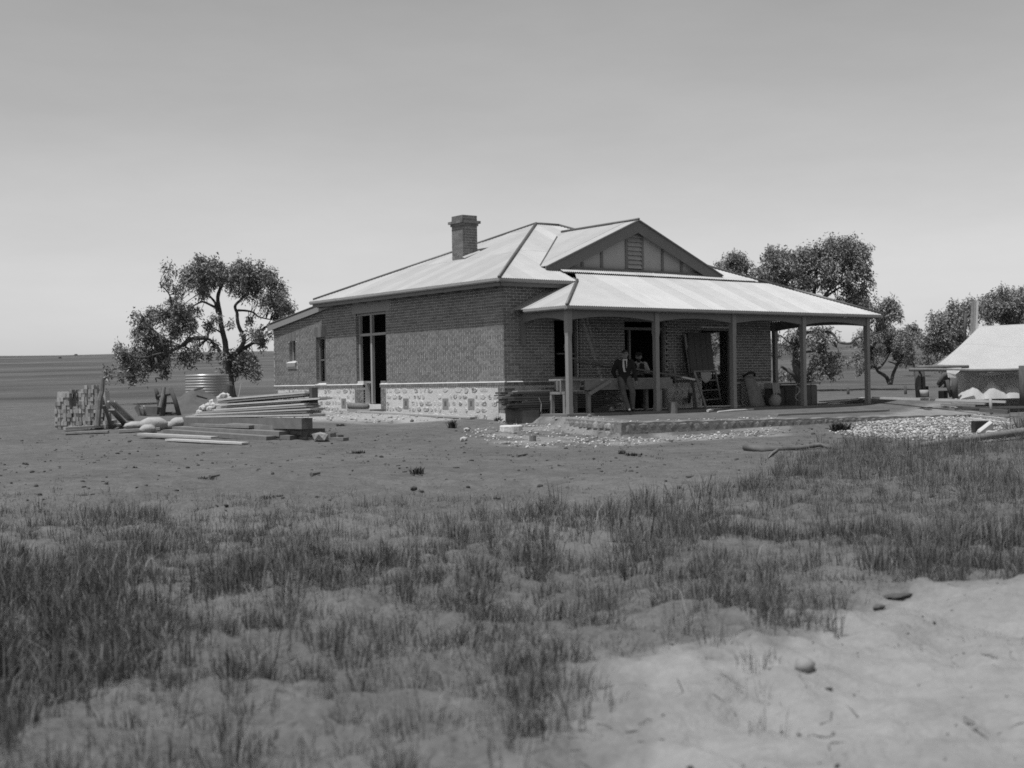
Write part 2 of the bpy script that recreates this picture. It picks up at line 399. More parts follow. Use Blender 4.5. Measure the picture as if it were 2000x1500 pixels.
sandm = np.maximum(soft(XX, YY, SAND, 0.45), 0.17 * (1 - ss(_d, 12, 19)) * ss(fbm(XX * .5, YY * .5, 77, 3), -.08, .12))
limem = np.maximum.reduce([soft(XX, YY, LIME, 0.7) * ss(fbm(XX * .8, YY * .8, 71, 3), -.35, -.02) * 1.0, soft(XX, YY, CHIP1, 0.45) * 0.5 * ss(fbm(XX * 1.3, YY * 1.3, 72, 3), -.16, .12), soft(XX, YY, CHIP2, 0.5) * 0.6 * ss(fbm(XX * 1.3, YY * 1.3, 73, 3), -.25, .05)])
pastm = ss(_d, 48, 75)
at = ground.data.attributes.new('earth', 'FLOAT_VECTOR', 'POINT')
at.data.foreach_set('vector', np.stack([sandm, limem, pastm], -1).reshape(-1).astype(np.float32))

# ================================================================== the house
K = 0.432                                   # roof pitch
XW, YW, YL = 10.7, 9.98, 14.18              # wall ends: front, main side wall, lean-to
EL, ER, EF, EB, ZE = -0.48, 11.42, -0.48, 10.46, 3.67
RA = Vector((4.99, 4.99, ZE + K * 5.47)); RB = Vector((5.95, 4.99, ZE + K * 5.47))
house = thing('brick_house', (0, 0, 0), 'unfinished brick house with pale stone plinth, iron hip roof and verandah', 'house')

def wall_mesh(axis, off, th, u0, u1, z0, z1, holes, topf=None):
    """wall of thickness th behind plane `off`, split round rectangular holes (u0,u1,z0,z1)"""
    m = MB(); us = sorted({u0, u1} | {h[0] for h in holes} | {h[1] for h in holes})
    for a, b in zip(us[:-1], us[1:]):
        if b - a < 1e-6: continue
        cuts = sorted([(h[2], h[3]) for h in holes if h[0] <= a + 1e-6 and h[1] >= b - 1e-6])
        zz = z0
        segs = []
        for c0, c1 in cuts:
            if c0 > zz: segs.append((zz, c0))
            zz = max(zz, c1)
        if zz < z1: segs.append((zz, None))
        for s0, s1 in segs:
            ta = s1 if s1 is not None else (topf(a) if topf else z1); tb = s1 if s1 is not None else (topf(b) if topf else z1)
            if axis == 'x':   # plane X = off, u = Y
                vs = [(off, a, s0), (off, b, s0), (off, b, tb), (off, a, ta)]; m.prism(vs, (th, 0, 0))
            else:
                vs = [(a, off, s0), (b, off, s0), (b, off, tb), (a, off, ta)]; m.prism(vs, (0, th, 0))
    return m

DOOR = (6.29, 8.17, 0.9, 3.15); DOORL = (6.66, 7.74, 0.22, 0.9)
SLIT = (10.26, 10.95, 0.9, 2.5); SMALL = (12.47, 12.94, 1.72, 2.44)
side_holes = [DOOR, DOORL, SLIT, SMALL]
def lean_top(y): return 3.62 if y <= 10.3 else 3.52 - (y - 10.3) * 0.124
front_holes = [(1.75, 2.67, 0.98, 2.66), (4.39, 6.10, 0.0, 2.66), (7.55, 8.95, 0.02, 2.45)]
right_holes = [(2.08, 3.2, 1.02, 2.44)]
side_wall = wall_mesh('x', 0.004, 0.24, 0.012, YL, -0.6, 3.62, side_holes, lean_top).build('side_wall', 'mortar', house)
front_wall = wall_mesh('y', 0.004, 0.24, 0.008, XW, -0.6, 3.62, front_holes).build('front_wall', 'mortar', house)
wall_mesh('x', XW - 0.004 - 0.24, 0.24, 0.25, YW, -0.6, 3.62, right_holes).build('end_wall', 'mortar', house)
wall_mesh('y', YL - 0.24, 0.24, 0.25, 6.0, -0.6, 3.0, []).build('rear_wall', 'mortar', house)
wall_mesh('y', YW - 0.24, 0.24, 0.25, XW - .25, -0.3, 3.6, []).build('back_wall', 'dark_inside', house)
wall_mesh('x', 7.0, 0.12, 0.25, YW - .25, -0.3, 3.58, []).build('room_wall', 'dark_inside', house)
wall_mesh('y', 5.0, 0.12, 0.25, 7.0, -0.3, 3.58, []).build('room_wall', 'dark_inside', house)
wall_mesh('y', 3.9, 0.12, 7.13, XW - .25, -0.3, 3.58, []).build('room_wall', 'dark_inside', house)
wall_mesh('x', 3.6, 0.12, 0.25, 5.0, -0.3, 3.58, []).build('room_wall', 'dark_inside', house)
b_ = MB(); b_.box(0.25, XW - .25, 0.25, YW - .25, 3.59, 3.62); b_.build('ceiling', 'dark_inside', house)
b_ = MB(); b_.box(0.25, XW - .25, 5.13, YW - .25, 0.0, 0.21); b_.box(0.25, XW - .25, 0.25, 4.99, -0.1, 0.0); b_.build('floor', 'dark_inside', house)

# ---- bricks
def lay(u0, u1, z0, z1, holes, topf=None, course=0.085, mod=0.24, headers=False, seed=0):
    rr = random.Random(seed); out = []; n = 0; z = z0
    while z + 0.076 <= z1 + 1e-6:
        head = headers and n % 5 == 4
        md = 0.12 if head else mod
        u = u0 - (md / 2 if n % 2 else 0) + (0.06 if head and n % 2 else 0)
        while u < u1:
            a = max(u, u0); b = min(u + md - 0.024, u1); u += md
            segs = [(a, b)]
            for h in holes:
                if h[3] > z + 0.03 and h[2] < z + 0.05:
                    ns = []
                    for s in segs:
                        if h[1] <= s[0] or h[0] >= s[1]: ns.append(s)
                        else:
                            if h[0] - s[0] > 0.04: ns.append((s[0], h[0]))
                            if s[1] - h[1] > 0.04: ns.append((h[1], s[1]))
                    segs = ns
            for s in segs:
                if s[1] - s[0] < 0.02: continue
                if topf and z + 0.08 > min(topf(s[0]), topf(s[1])): continue
                out.append(((s[0] + s[1]) / 2, z + 0.038, s[1] - s[0], rr.uniform(-0.002, 0.003)))
        z += course; n += 1
    return out
zb0 = 0.875
# concrete lintel, sills and soldier arches take the place of bricks
LINT = (6.02, 8.42, 3.15, 3.5); SARCH = (10.18, 11.03, 2.5, 2.84); MARCH = (12.38, 13.03, 2.44, 2.74); MSILL = (12.36, 13.07, 1.50, 1.72)
sb = [('x', a, b, c, d) for a, b, c, d in lay(0.003, YL - .005, zb0, 3.62, [DOOR, SLIT, SMALL, LINT, SARCH, MARCH, MSILL], lean_top, headers=True, seed=1)]
# the worn odd piers beside the side door and the corner quoins run down through the plinth
PIERL = (7.74, 8.30); PIERR = (6.34, 6.66)
for pu0, pu1 in ((0.003, 0.30), PIERR, PIERL, (YL - .3, YL - .005)):
    sb += [('x', a, b, c, d) for a, b, c, d in lay(pu0, pu1, 0.02, 0.77, [], seed=3)]
fb = [('y', a, b, c, d) for a, b, c, d in lay(-0.004, XW - .003, zb0, 3.62, front_holes, seed=2)]
for pu0, pu1 in ((-0.004, 0.36), (XW - .34, XW - .003), (1.4, 1.75), (2.67, 3.0)):
    fb += [('y', a, b, c, d) for a, b, c, d in lay(pu0, pu1, 0.02, 0.77, front_holes, seed=4)]
PIERF = [(8.95, 9.3)]
for pu0, pu1 in PIERF:
    fb += [('y', a, b, c, d) for a, b, c, d in lay(pu0, pu1, 0.02, 0.77, front_holes, seed=5)]
def brick_at(mb, e, org=None):
    ax, u, z, l, j = e
    if ax == 'x': bx = (-0.005 - j, 0.05, u - l / 2, u + l / 2)
    else: bx = (u - l / 2, u + l / 2, -0.005 - j, 0.05)
    if org: bx = (bx[0] - org[0], bx[1] - org[0], bx[2] - org[1], bx[3] - org[1])
    zz = z - (org[2] if org else 0)
    mb.box(bx[0], bx[1], bx[2], bx[3], zz - 0.0355, zz + 0.0355)
def bpos(e): return Vector((0, e[1], e[2])) if e[0] == 'x' else Vector((e[1], 0, e[2]))
allb = sb + fb
def size_key(e):
    p = bpos(e); d = (p - EYE).length
    hidden = e[0] == 'y' and (e[1] > 1.7 or e[2] > 2.7)       # under the verandah and behind its gear
    return d * (1.3 if hidden else 1.0) * (0.8 if e[3] > 0.2 else 1.3) * (1.27 if e[0] == 'x' else 1.0)
order = sorted(range(len(allb)), key=lambda i: size_key(allb[i]))
single = set(order[:300]); cache = {}
for i in order[:300]:
    e = allb[i]; key = (e[0], round(e[3], 2), R.randrange(3))
    if key not in cache:
        m = MB(); brick_at(m, (e[0], 0, 0, key[1], R.uniform(-.002, .003)))
        me = bpy.data.meshes.new('brick'); me.from_pydata(m.v, [], m.f); me.materials.append(M_['brick_face'])
        bm = bmesh.new(); bm.from_mesh(me); bmesh.ops.recalc_face_normals(bm, faces=bm.faces); bm.to_mesh(me); bm.free()
        cache[key] = me
    link('brick', cache[key], bpos(e), side_wall if e[0] == 'x' else front_wall)
m1, m2 = MB(), MB()
for i, e in enumerate(allb):
    if i not in single: brick_at(m1 if e[0] == 'x' else m2, e)
tag(m1.build('brickwork', 'brick_face', house), kind='stuff'); tag(m2.build('brickwork', 'brick_face', house), kind='stuff')
# brick linings of the openings on the side wall
m = MB()
for k in range(26):
    z = zb0 + k * 0.085
    m.box(0.0, 0.11, DOOR[1] - 0.003, DOOR[1] + 0.05, z, z + .075) ; m.box(0.121, 0.235, DOOR[1] - 0.003, DOOR[1] + 0.05, z, z + .075)
    if 1.72 < z < 2.40: m.box(0.0, 0.11, SMALL[1] - 0.003, SMALL[1] + 0.05, z, z + .075)
    if z < 2.44: m.box(0.0, 0.11, SLIT[1] - 0.003, SLIT[1] + 0.05, z, z + .075); m.box(0.121, 0.235, SLIT[1] - 0.003, SLIT[1] + 0.05, z, z + .075)
tag(m.build('jamb_brickwork', 'brick_face', house), kind='stuff')
# lintel, soldier arches
m = MB(); m.box(-0.012, 0.1, LINT[0], LINT[1], LINT[2], LINT[3]); m.build('lintel', 'render_cement', house)
for hh in (SARCH, MARCH):
    m = MB(); u = hh[0]
    while u < hh[1] - .05: m.box(-0.007, 0.06, u, u + 0.074, hh[2], hh[3]); u += 0.085
    m.build('soldier_arch', 'brick_face', house)
m = MB(); m.prism([(-.07, 12.40, 1.53), (-.07, 12.40, 1.655), (.12, 12.40, 1.72), (.12, 12.40, 1.53)], (0, .66, 0)); m.build('window_sill', 'render_cement', house); m = MB(); m.prism([(-.072, 12.39, 1.656), (-.072, 12.39, 1.672), (.12, 12.39, 1.738), (.12, 12.39, 1.722)], (0, .68, 0)); m.build('sill_mortar', 'white_sill', house)
m = MB(); m.prism([(-.04, 10.2, .865), (-.04, 10.2, .885), (.12, 10.2, .93), (.12, 10.2, .865)], (0, .8, 0)); m.build('window_sill', 'white_sill', house)
# plinth cap: bricks on edge with a pale sloping mortar fillet
m = MB(); m2 = MB()
def cap_run(ax, a, b):
    u = a
    while u < b - 0.05:
        if ax == 'x': m.box(-0.035, 0.06, u, min(u + 0.109, b), 0.765, 0.848)
        else: m.box(u, min(u + 0.109, b), -0.033, 0.06, 0.765, 0.848)
        u += 0.12
    if ax == 'x': m2.prism([(-.037, a, .85), (-.037, a, .86), (.01, a, .885), (.01, a, .85)], (0, b - a, 0))
    else: m2.prism([(a, -.036, .85), (a, -.036, .86), (a, .01, .885), (a, .01, .85)], (b - a, 0, 0))
cap_run('x', -0.033, 6.66); cap_run('x', 7.74, YL - .01)
cap_run('y', 0.065, 1.72); cap_run('y', 2.7, 4.36); cap_run('y', 6.13, 7.5); cap_run('y', 8.98, XW - .01)
m.build('plinth_cap', 'brick_face', house); m2.build('cap_mortar', 'mortar', house)
# plinth stones, one by one
rs = random.Random(5)
VENTS = [(5.15, .30), (2.95, .30), (1.62, .30), (9.05, .30), (11.6, .30), (13.3, .30)]
def stones(ax, a, b, z0=-0.35, skip=()):
    rows = [(-.42, -.22), (-.21, -.01), (0.0, .17), (.18, .36), (.37, .55), (.56, .755)]
    for (r0, r1) in rows:
        if r1 < z0: continue
        u = a
        while u < b - 0.08:
            l = rs.choice((.16, .2, .26, .3, .36, .46)) * rs.uniform(.85, 1.15); v = min(u + l, b)
            if b - v < 0.09: v = b
            hit = [s for s in skip if s[0] < v and s[1] > u and s[2] < r1 - .02 and s[3] > r0 + .02]
            if hit:
                if hit[0][0] - u > 0.07: v = hit[0][0] - .01
                else: u = hit[0][1] + .01; continue
            if rs.random() < .16: u = v; continue
            mm = MB(); nn_ = rs.randint(7, 9); cu, cz = (u + v) / 2 + rs.uniform(-.01, .01), (r0 + r1) / 2 + rs.uniform(-.008, .008); fu, fz = rs.uniform(.60, 1.0), rs.uniform(.62, 1.0); pr_ = rs.uniform(.003, .014); ring0, ring1, ring2 = [], [], []
            a0 = rs.uniform(0, 1)
            for k in range(nn_):
                th = 2 * math.pi * (k + a0) / nn_ + rs.uniform(-.2, .2); ca, sa = math.cos(th), math.sin(th); q = 1.0 / (abs(ca) ** 3.2 + abs(sa) ** 3.2) ** (1 / 3.2) * rs.uniform(.86, 1.04)
                du, dz = ca * q * (v - u) / 2 * fu, sa * q * (r1 - r0) / 2 * fz
                for rg_, sc_, o_ in ((ring0, .84, -.012 - pr_), (ring1, 1.0, -.010), (ring2, 1.0, .04)):
                    p_ = (cu + du * sc_, cz + dz * sc_); rg_.append((o_, p_[0], p_[1]) if ax == 'x' else (p_[0], o_, p_[1]))
            mm.add(ring0 + ring1 + ring2, [tuple(range(nn_))] + [(k, (k + 1) % nn_, nn_ + (k + 1) % nn_, nn_ + k) for k in range(nn_)] + [(nn_ + k, nn_ + (k + 1) % nn_, 2 * nn_ + (k + 1) % nn_, 2 * nn_ + k) for k in range(nn_)])
            mm.build('plinth_stone', 'plinth_stone', side_wall if ax == 'x' else front_wall, loc=(0, cu, cz) if ax == 'x' else (cu, 0, cz))
            u = v
mk('plinth_mortar', 0.66, 0.16, 14, bump=.5, bscale=30, coord='Position', var2=.12, scale2=1.1)
for a_, b_2 in ((.305, 6.335), (8.305, YL - .305)): m = MB(); m.box(-.0095, .02, a_, b_2, -.6, .757); m.build('plinth_mortar', 'plinth_mortar', house)
for a_, b_2 in ((.365, 1.395), (3.005, 4.38), (6.12, 7.535), (9.305, XW - .345)): m = MB(); m.box(a_, b_2, -.0095, .02, -.6, .757); m.build('plinth_mortar', 'plinth_mortar', house)
vs_ = [(y - .165, y + .165, .08, .42) for y, z in VENTS]
stones('x', 0.31, 6.33, skip=vs_); stones('x', 8.31, YL - .31, skip=vs_)
stones('y', 0.37, 1.39); stones('y', 3.01, 4.38); stones('y', 6.12, 7.53); stones('y', 9.31, XW - .35)
for y, z in VENTS:
    v = link('air_vent', None, (0, y, 0.25), house)
    m = MB(); m.box(-.016, .05, y - .155, y + .155, .09, .165); m.box(-.016, .05, y - .155, y + .155, .335, .41)
    m.box(-.016, .05, y - .155, y - .06, .175, .325); m.box(-.016, .05, y + .06, y + .155, .175, .325); m.build('vent_bricks', 'brick_face', v)
    m = MB()
    for k in range(4): m.box(-.014, .012, y - .055, y + .055, .185 + k * .036, .203 + k * .036)
    m.box(-.011, .03, y - .058, y + .058, .175, .325); m.build('grille', 'lumber_dark', v)

# ---- joinery
def frame(name, mb, mtl='frame_paint'): return mb.build(name, mtl, house)
m = MB(); X0, X1 = 0.10, 0.19
m.box(X0, X1, 8.09, 8.165, .9, 3.148); m.box(X0, X1, 6.295, 6.37, .9, 3.148); m.box(X0 + .002, X1 - .002, 6.37, 8.09, 3.08, 3.146)
m.box(X0 - .004, X1 + .004, 7.33, 7.43, .24, 3.08); m.box(X0 + .002, X1 - .002, 6.37, 8.09, 2.42, 2.50)
m.box(X0 + .004, X1 - .004, 7.43, 8.09, .9, .96)
sdf = frame('door_frame', m)
m = MB(); m.box(0.0, .24, PIERL[0], 8.12, .9, .97); m.build('pier_mortar', 'white_sill', house)
m = MB(); m.box(0.0, .24, 6.36, PIERR[1], .9, .965); m.build('pier_mortar', 'brick_face', house)
m = MB(); X0, X1 = .13, .18
m.box(X0, X1, 10.26, 10.31, .93, 2.49); m.box(X0, X1, 10.90, 10.95, .93, 2.49); m.box(X0, X1, 10.31, 10.9, 2.43, 2.49); m.box(X0, X1, 10.31, 10.9, .93, .99)
m.box(X0 + .02, X1 + .03, 10.58, 10.62, .99, 2.43); m.box(X0 + .02, X1 + .03, 10.42, 10.44, .99, 2.43); m.box(X0 + .02, X1 + .03, 10.31, 10.9, 1.70, 1.74); frame('window_frame', m, 'trim_paint')
m = MB(); X0, X1 = .15, .19
m.box(X0, X1, 12.47, 12.51, 1.73, 2.44); m.box(X0, X1, 12.90, 12.94, 1.73, 2.44); m.box(X0, X1, 12.51, 12.9, 2.40, 2.44); frame('window_frame', m, 'trim_paint')
m = MB(); Y0, Y1 = .11, .19
m.box(4.39, 4.47, Y0, Y1, 0, 2.655); m.box(6.02, 6.10, Y0, Y1, 0, 2.655); m.box(4.47, 6.02, Y0 - .01, Y1, 2.35, 2.43); m.box(4.66, 4.73, Y0, Y1, .02, 2.35); m.box(4.47, 6.02, Y0, Y1, 2.6, 2.655); m.box(4.47, 4.66, Y0, Y1, .75, .83)
frame('door_frame', m, 'trim_paint')
m = MB(); m.box(1.75, 1.82, Y0, Y1, .98, 2.655); m.box(2.60, 2.67, Y0, Y1, .98, 2.655); m.box(1.82, 2.6, Y0, Y1, 2.59, 2.655); frame('window_frame', m, 'trim_paint')
m = MB(); m.box(1.68, 2.74, -.05, .2, .90, .975); m.build('window_sill', 'render_cement', house)
m = MB(); m.box(7.55, 7.64, Y0, Y1, .02, 2.45); m.box(8.86, 8.95, Y0, Y1, .02, 2.45); m.box(7.64, 8.86, Y0, Y1, 2.37, 2.45); frame('door_frame', m, 'trim_paint')

# ---- corrugated iron
def span(poly, x):
    s = []
    n = len(poly)
    for i in range(n):
        (x0, s0), (x1, s1) = poly[i], poly[(i + 1) % n]
        if (x0 <= x <= x1) or (x1 <= x <= x0):
            if abs(x1 - x0) < 1e-9: s += [s0, s1]
            else: s.append(s0 + (s1 - s0) * (x - x0) / (x1 - x0))
    return (min(s), max(s)) if len(s) >= 2 else None
def iron(O, ex, ey, poly, parent, sheet=0.61, lift=0.0, laps=(2.7, 5.3), amp=0.012, ph=0.0):
    """roof sheets: O eave origin, ex along the eave, ey up the slope, poly (x, s)"""
    O = Vector(O); ex = Vector(ex).normalized(); ey = Vector(ey).normalized(); nn = ex.cross(ey).normalized()
    if nn.z < 0: nn = -nn
    xs = [p[0] for p in poly]; x0, x1 = min(xs), max(xs); smax = max(p[1] for p in poly)
    br = [0.0] + [l for l in laps if l < smax - .4] + [smax + 1]
    k = int((x1 - x0) / sheet) + 1; w = (x1 - x0) / k; PT = 0.0762; st = PT / 8
    for i in range(k):
        a = x0 + i * w; b = min(a + w + 0.03, x1)
        for j in range(len(br) - 1):
            lo_c = br[j] - (0.12 if j else 9); hi_c = br[j + 1]
            n = max(2, int((b - a) / st)); vs = []; cols = []
            lf = lift + (i % 2) * 0.0022 + j * 0.004 + R.uniform(0, .0015); tl = R.uniform(-.0012, .0012)
            for q in range(n + 1):
                x = a + (b - a) * q / n
                sp_ = span(poly, min(max(x, x0 + 1e-4), x1 - 1e-4))
                if sp_ is None: continue
                lo = max(sp_[0], lo_c); hi = min(sp_[1], hi_c)
                if hi - lo < 0.004: 
                    cols.append(None); continue
                z = amp * math.sin(2 * math.pi * (x - x0 + ph) / PT) + lf
                cols.append(len(vs))
                for s in (lo, (lo + hi) / 2, hi): vs.append(O + ex * x + ey * s + nn * (z + tl * (s - lo)))
            fs = []
            for c0, c1 in zip(cols[:-1], cols[1:]):
                if c0 is None or c1 is None: continue
                fs += [(c0, c1, c1 + 1, c0 + 1), (c0 + 1, c1 + 1, c1 + 2, c0 + 2)]
            if not fs: continue
            m = MB(); m.add(vs, fs); m.build('roof_sheet', 'iron', parent, smooth=True)
cs = 1 / math.sqrt(1 + K * K); sl = math.sqrt(1 + K * K)      # slope length per metre of plan
roof = link('roof', None, (5, 5, 4), house)
LH = EB - EF                                                    # left eave length
iron((EL, EF, ZE), (0, 1, 0), (1, 0, K), [(0.0, 0), (LH, 0), (5.47, 5.47 * sl)], roof)
FWd = ER - EL
iron((EL, EF, ZE), (1, 0, 0), (0, 1, K), [(0, 0), (2.74, 0), (2.74, .73 * sl), (10.9, .73 * sl), (10.9, 1.0 * sl), (6.43, 5.47 * sl), (5.47, 5.47 * sl)], roof, laps=(2.9,))
iron((ER, EF, ZE), (0, 1, 0), (-1, 0, K), [(0.0, 0), (LH, 0), (5.47, 5.47 * sl)], roof)
iron((EL, EB, ZE), (1, 0, 0), (0, -1, K), [(0, 0), (FWd, 0), (6.43, 5.47 * sl), (5.47, 5.47 * sl)], roof)
# raised lower edge of the upper sheets
iron((2.2, 0.16, ZE + K * .64), (1, 0, 0), (0, 1, K), [(0, 0), (8.15, 0), (7.95, .3), (.1, .3)], roof, lift=0.055)
m = MB(); m.prism([(2.25, .2, ZE + K * .68 + .0), (2.25, .2, ZE + K * .68 + .045), (2.25, .42, ZE + K * .9 + .045), (2.25, .42, ZE + K * .9)], (8.0, 0, 0)); m.build('lap_board', 'trim_paint', roof)
# verandah roof: runs on below at the same pitch, hipped at both ends
VX0, VX1, VY = 0.29, 13.36, -2.42; VZ = ZE - K * 1.94
vroof = link('verandah_roof', None, (6, -1, 3), house)
iron((VX0, VY, VZ), (1, 0, 0), (0, 1, K), [(0, 0), (VX1 - VX0, 0), (11.13 - .6, 2.54 * sl), (2.45, 2.66 * sl), (1.97, 1.97 * sl)], vroof, laps=(9,))
iron((VX0, VY, VZ), (0, 1, 0), (1, 0, K), [(0, 0), (2.36, 0), (2.36, 1.5 * sl), (1.93, 1.93 * sl)], vroof, laps=(9,))
iron((VX1, VY, VZ), (0, 1, 0), (-1, 0, K), [(0, 0), (12.4, 0), (12.4, 1.95 * sl), (1.95, 1.95 * sl)], vroof, laps=(9,))
# hips and ridges
def hip(pts, r=0.045, parent=None, dz=0.03):
    m = MB(); m.tube([Vector(p) + Vector((0, 0, dz)) for p in pts], r, 8); m.build('ridge_cap', 'hip_iron', parent or roof, smooth=True)
hip([(EL, EF, ZE), RA]); hip([RA, RB]); hip([(EL + .1, EB - .1, ZE + K * .1), RA]); hip([(ER, EF, ZE), RB]); hip([(ER, EB, ZE), RB])
hip([(VX0, VY, VZ), (2.26, -.45, ZE + .01)], parent=vroof); hip([(VX1, VY, VZ), (ER - .05, -.43, ZE + .02)], .05, vroof)
m = MB(); m.prism([(VX0 - .06, -.045, VZ - .10), (VX0 - .06, -.045, VZ + .02), (1.95, -.045, VZ + K * 1.68 + .10), (1.95, -.045, VZ + K * 1.68 - .08)], (0, .03, 0)); m.build('apron_flashing', 'gutter_paint', vroof)
# gable dormer
DXc, DZr = 5.31, 5.66
gable = link('gable', None, (DXc, .5, 4.2), house)
hw = 3.52
iron((DXc - hw, .34, DZr - K * hw), (0, 1, 0), (1, 0, K), [(0, 0), (.3, 0), (3.82, hw * sl), (0, hw * sl)], gable, laps=(9,), lift=.012)
iron((DXc + hw, .34, DZr - K * hw), (0, 1, 0), (-1, 0, K), [(0, 0), (.3, 0), (3.82, hw * sl), (0, hw * sl)], gable, laps=(9,), lift=.012)
hip([(DXc, .3, DZr + .02), (DXc, 4.05, DZr + .02)], .04, gable)
m = MB(); m.tube([(DXc - hw + .06, .72, DZr - K * (hw - .06) + .04), (DXc - .5, 3.66, DZr - K * .5 + .05)], .018, 6); m.build('valley_flashing', 'hip_iron', gable)
for s in (-1, 1):
    m = MB(); x1 = DXc + s * (hw + .03)
    m.prism([(DXc, .335, DZr - .005), (x1, .335, DZr - K * (hw + .03) - .005), (x1, .335, DZr - K * (hw + .03) - .10), (x1 - s * .62, .335, DZr - K * (hw + .03) - .10), (DXc, .335, DZr - .36)], (0, .03, 0)); m.build('barge_board', 'trim_paint', gable)
    m = MB(); m.bar((DXc + s * .03, .31, DZr + .005), (x1, .31, DZr - K * (hw + .03) + .005), .07, .03); m.build('barge_cover', 'trim_paint', gable)
zg0 = 4.20
m = MB(); m.prism([(DXc - 3.2, .56, zg0 - .15), (DXc + 3.2, .56, zg0 - .15), (DXc + 3.2, .56, zg0 + .02), (DXc, .56, DZr - .14), (DXc - 3.2, .56, zg0 + .02)], (0, .03, 0)); m.build('gable_backing', 'trim_paint', gable)
def gz(x): return DZr - .20 - K * abs(x - DXc)
bat = [-2.05, -1.3, -.32, .32, 1.15, 1.95]
edges = [-2.95] + bat + [2.95]
for i in range(len(edges) - 1):
    a, b = DXc + edges[i] + .045, DXc + edges[i + 1] - .045
    if i == 3: continue
    m = MB(); pts = [(a, .545, zg0), (b, .545, zg0), (b, .545, max(gz(b), zg0 + .01)), (a, .545, max(gz(a), zg0 + .01))]
    m.prism(pts, (0, .014, 0)); m.build('infill_panel', 'panel_cement', gable)
for x in bat:
    m = MB(); m.box(DXc + x - .045, DXc + x + .045, .515, .555, zg0, gz(DXc + x) + .02); m.build('batten', 'trim_paint', gable)
for k in range(9):
    z = zg0 + .03 + k * .135
    if z > gz(DXc + .27): 
        continue
    m = MB(); m.prism([(DXc - .275, .50, z), (DXc - .275, .50, z + .015), (DXc - .275, .56, z + .135), (DXc - .275, .56, z + .12)], (.55, 0, 0)); m.build('louvre_slat', 'slat_paint', gable)
m = MB(); m.prism([(DXc - .2, .52, zg0 + 1.14), (DXc + .2, .52, zg0 + 1.14), (DXc, .52, zg0 + 1.25)], (0, .03, 0)); m.build('louvre_slat', 'slat_paint', gable)
m = MB(); m.box(DXc - 2.65, DXc + 3.0, .44, .55, zg0 - .09, zg0 - .01); m.build('gable_sill', 'trim_paint', gable)
# gutters and fascias
def gutter(pts, name='gutter', parent=house, w=.10, h=.095):
    m = MB()
    for a, b in zip(pts[:-1], pts[1:]):
        a = Vector(a); b = Vector(b); d = (b - a).normalized(); sd = d.cross(Vector((0, 0, 1)))
        c = a.copy()
        prof = [(0, 0), (w * .55, 0), (w * .98, .03), (w, h), (w * .93, h), (w * .9, .035), (w * .5, .012), (.01, .012), (.01, h * .8), (0, h * .8)]
        m.prism([a + sd * p + Vector((0, 0, q - h)) for p, q in prof], b - a)
        n = int((b - a).length / 1.83)
        for k in range(1, n + 1):
            cc = a + d * 1.83 * k
            m.prism([cc + sd * (p * 1.03 + (.002 if p else 0)) + Vector((0, 0, q - h - .003)) for p, q in prof[:5]] + [cc + sd * 0 + Vector((0, 0, -.01))], d * .025)
    return m.build(name, 'gutter_paint', parent)
gutter([(2.16, EF + .1, ZE + .0), (EL + .0, EF + .1, ZE + .0)][::-1] if False else [(EL, EF + .1, ZE), (2.16, EF + .1, ZE)])
gutter([(EL + .1, EB + .02, ZE), (EL + .1, EF, ZE)])
gutter([(VX0, VY + .1, VZ), (VX1, VY + .1, VZ)], parent=vroof); gutter([(VX0 + .1, -.5, VZ), (VX0 + .1, VY, VZ)], parent=vroof); gutter([(VX1 - .1, VY, VZ), (VX1 - .1, 9.9, VZ)], parent=vroof)
m = MB(); m.box(EL + .12, EL + .15, EF + .15, EB, ZE - .2, ZE - .03); m.box(EL + .15, 2.1, EF + .12, EF + .15, ZE - .2, ZE - .03); m.build('fascia', 'trim_paint', house)
m = MB(); m.box(EL + .15, -.01, EF + .15, EB - .02, ZE - .10, ZE - .08); m.box(-.01, 2.0, EF + .15, -.01, ZE - .10, ZE - .08); m.build('soffit', 'trim_paint', house)
for k in range(12):
    y = .3 + k * .9
    if y < EB - .2:
        m = MB(); m.box(EL + .17, -.008, y - .025, y + .025, ZE - .22, ZE - .105); m.build('rafter_tail', 'trim_paint', house)
# lean-to roof with its barge board on the side wall
LA = Vector((-.16, 10.05, 3.62)); LB = Vector((-.16, 14.45, 3.07))
ldir = (LA - LB)
iron((-.16, 14.45, 3.08), (1, 0, 0), ldir, [(0, 0), (6.3, 0), (6.3, ldir.length - .0), (0, ldir.length)], roof, laps=(9,), lift=.015)
m = MB(); m.prism([(-.13, 14.42, 3.05), (-.13, 14.42, 2.84), (-.13, 9.45, 3.48), (-.13, 10.05, 3.585)], (.03, 0, 0)); m.build('barge_board', 'post_paint', house)
m = MB(); m.box(-.10, 6.0, 14.40, 14.46, 2.90, 3.05); m.build('fascia', 'post_paint', house)
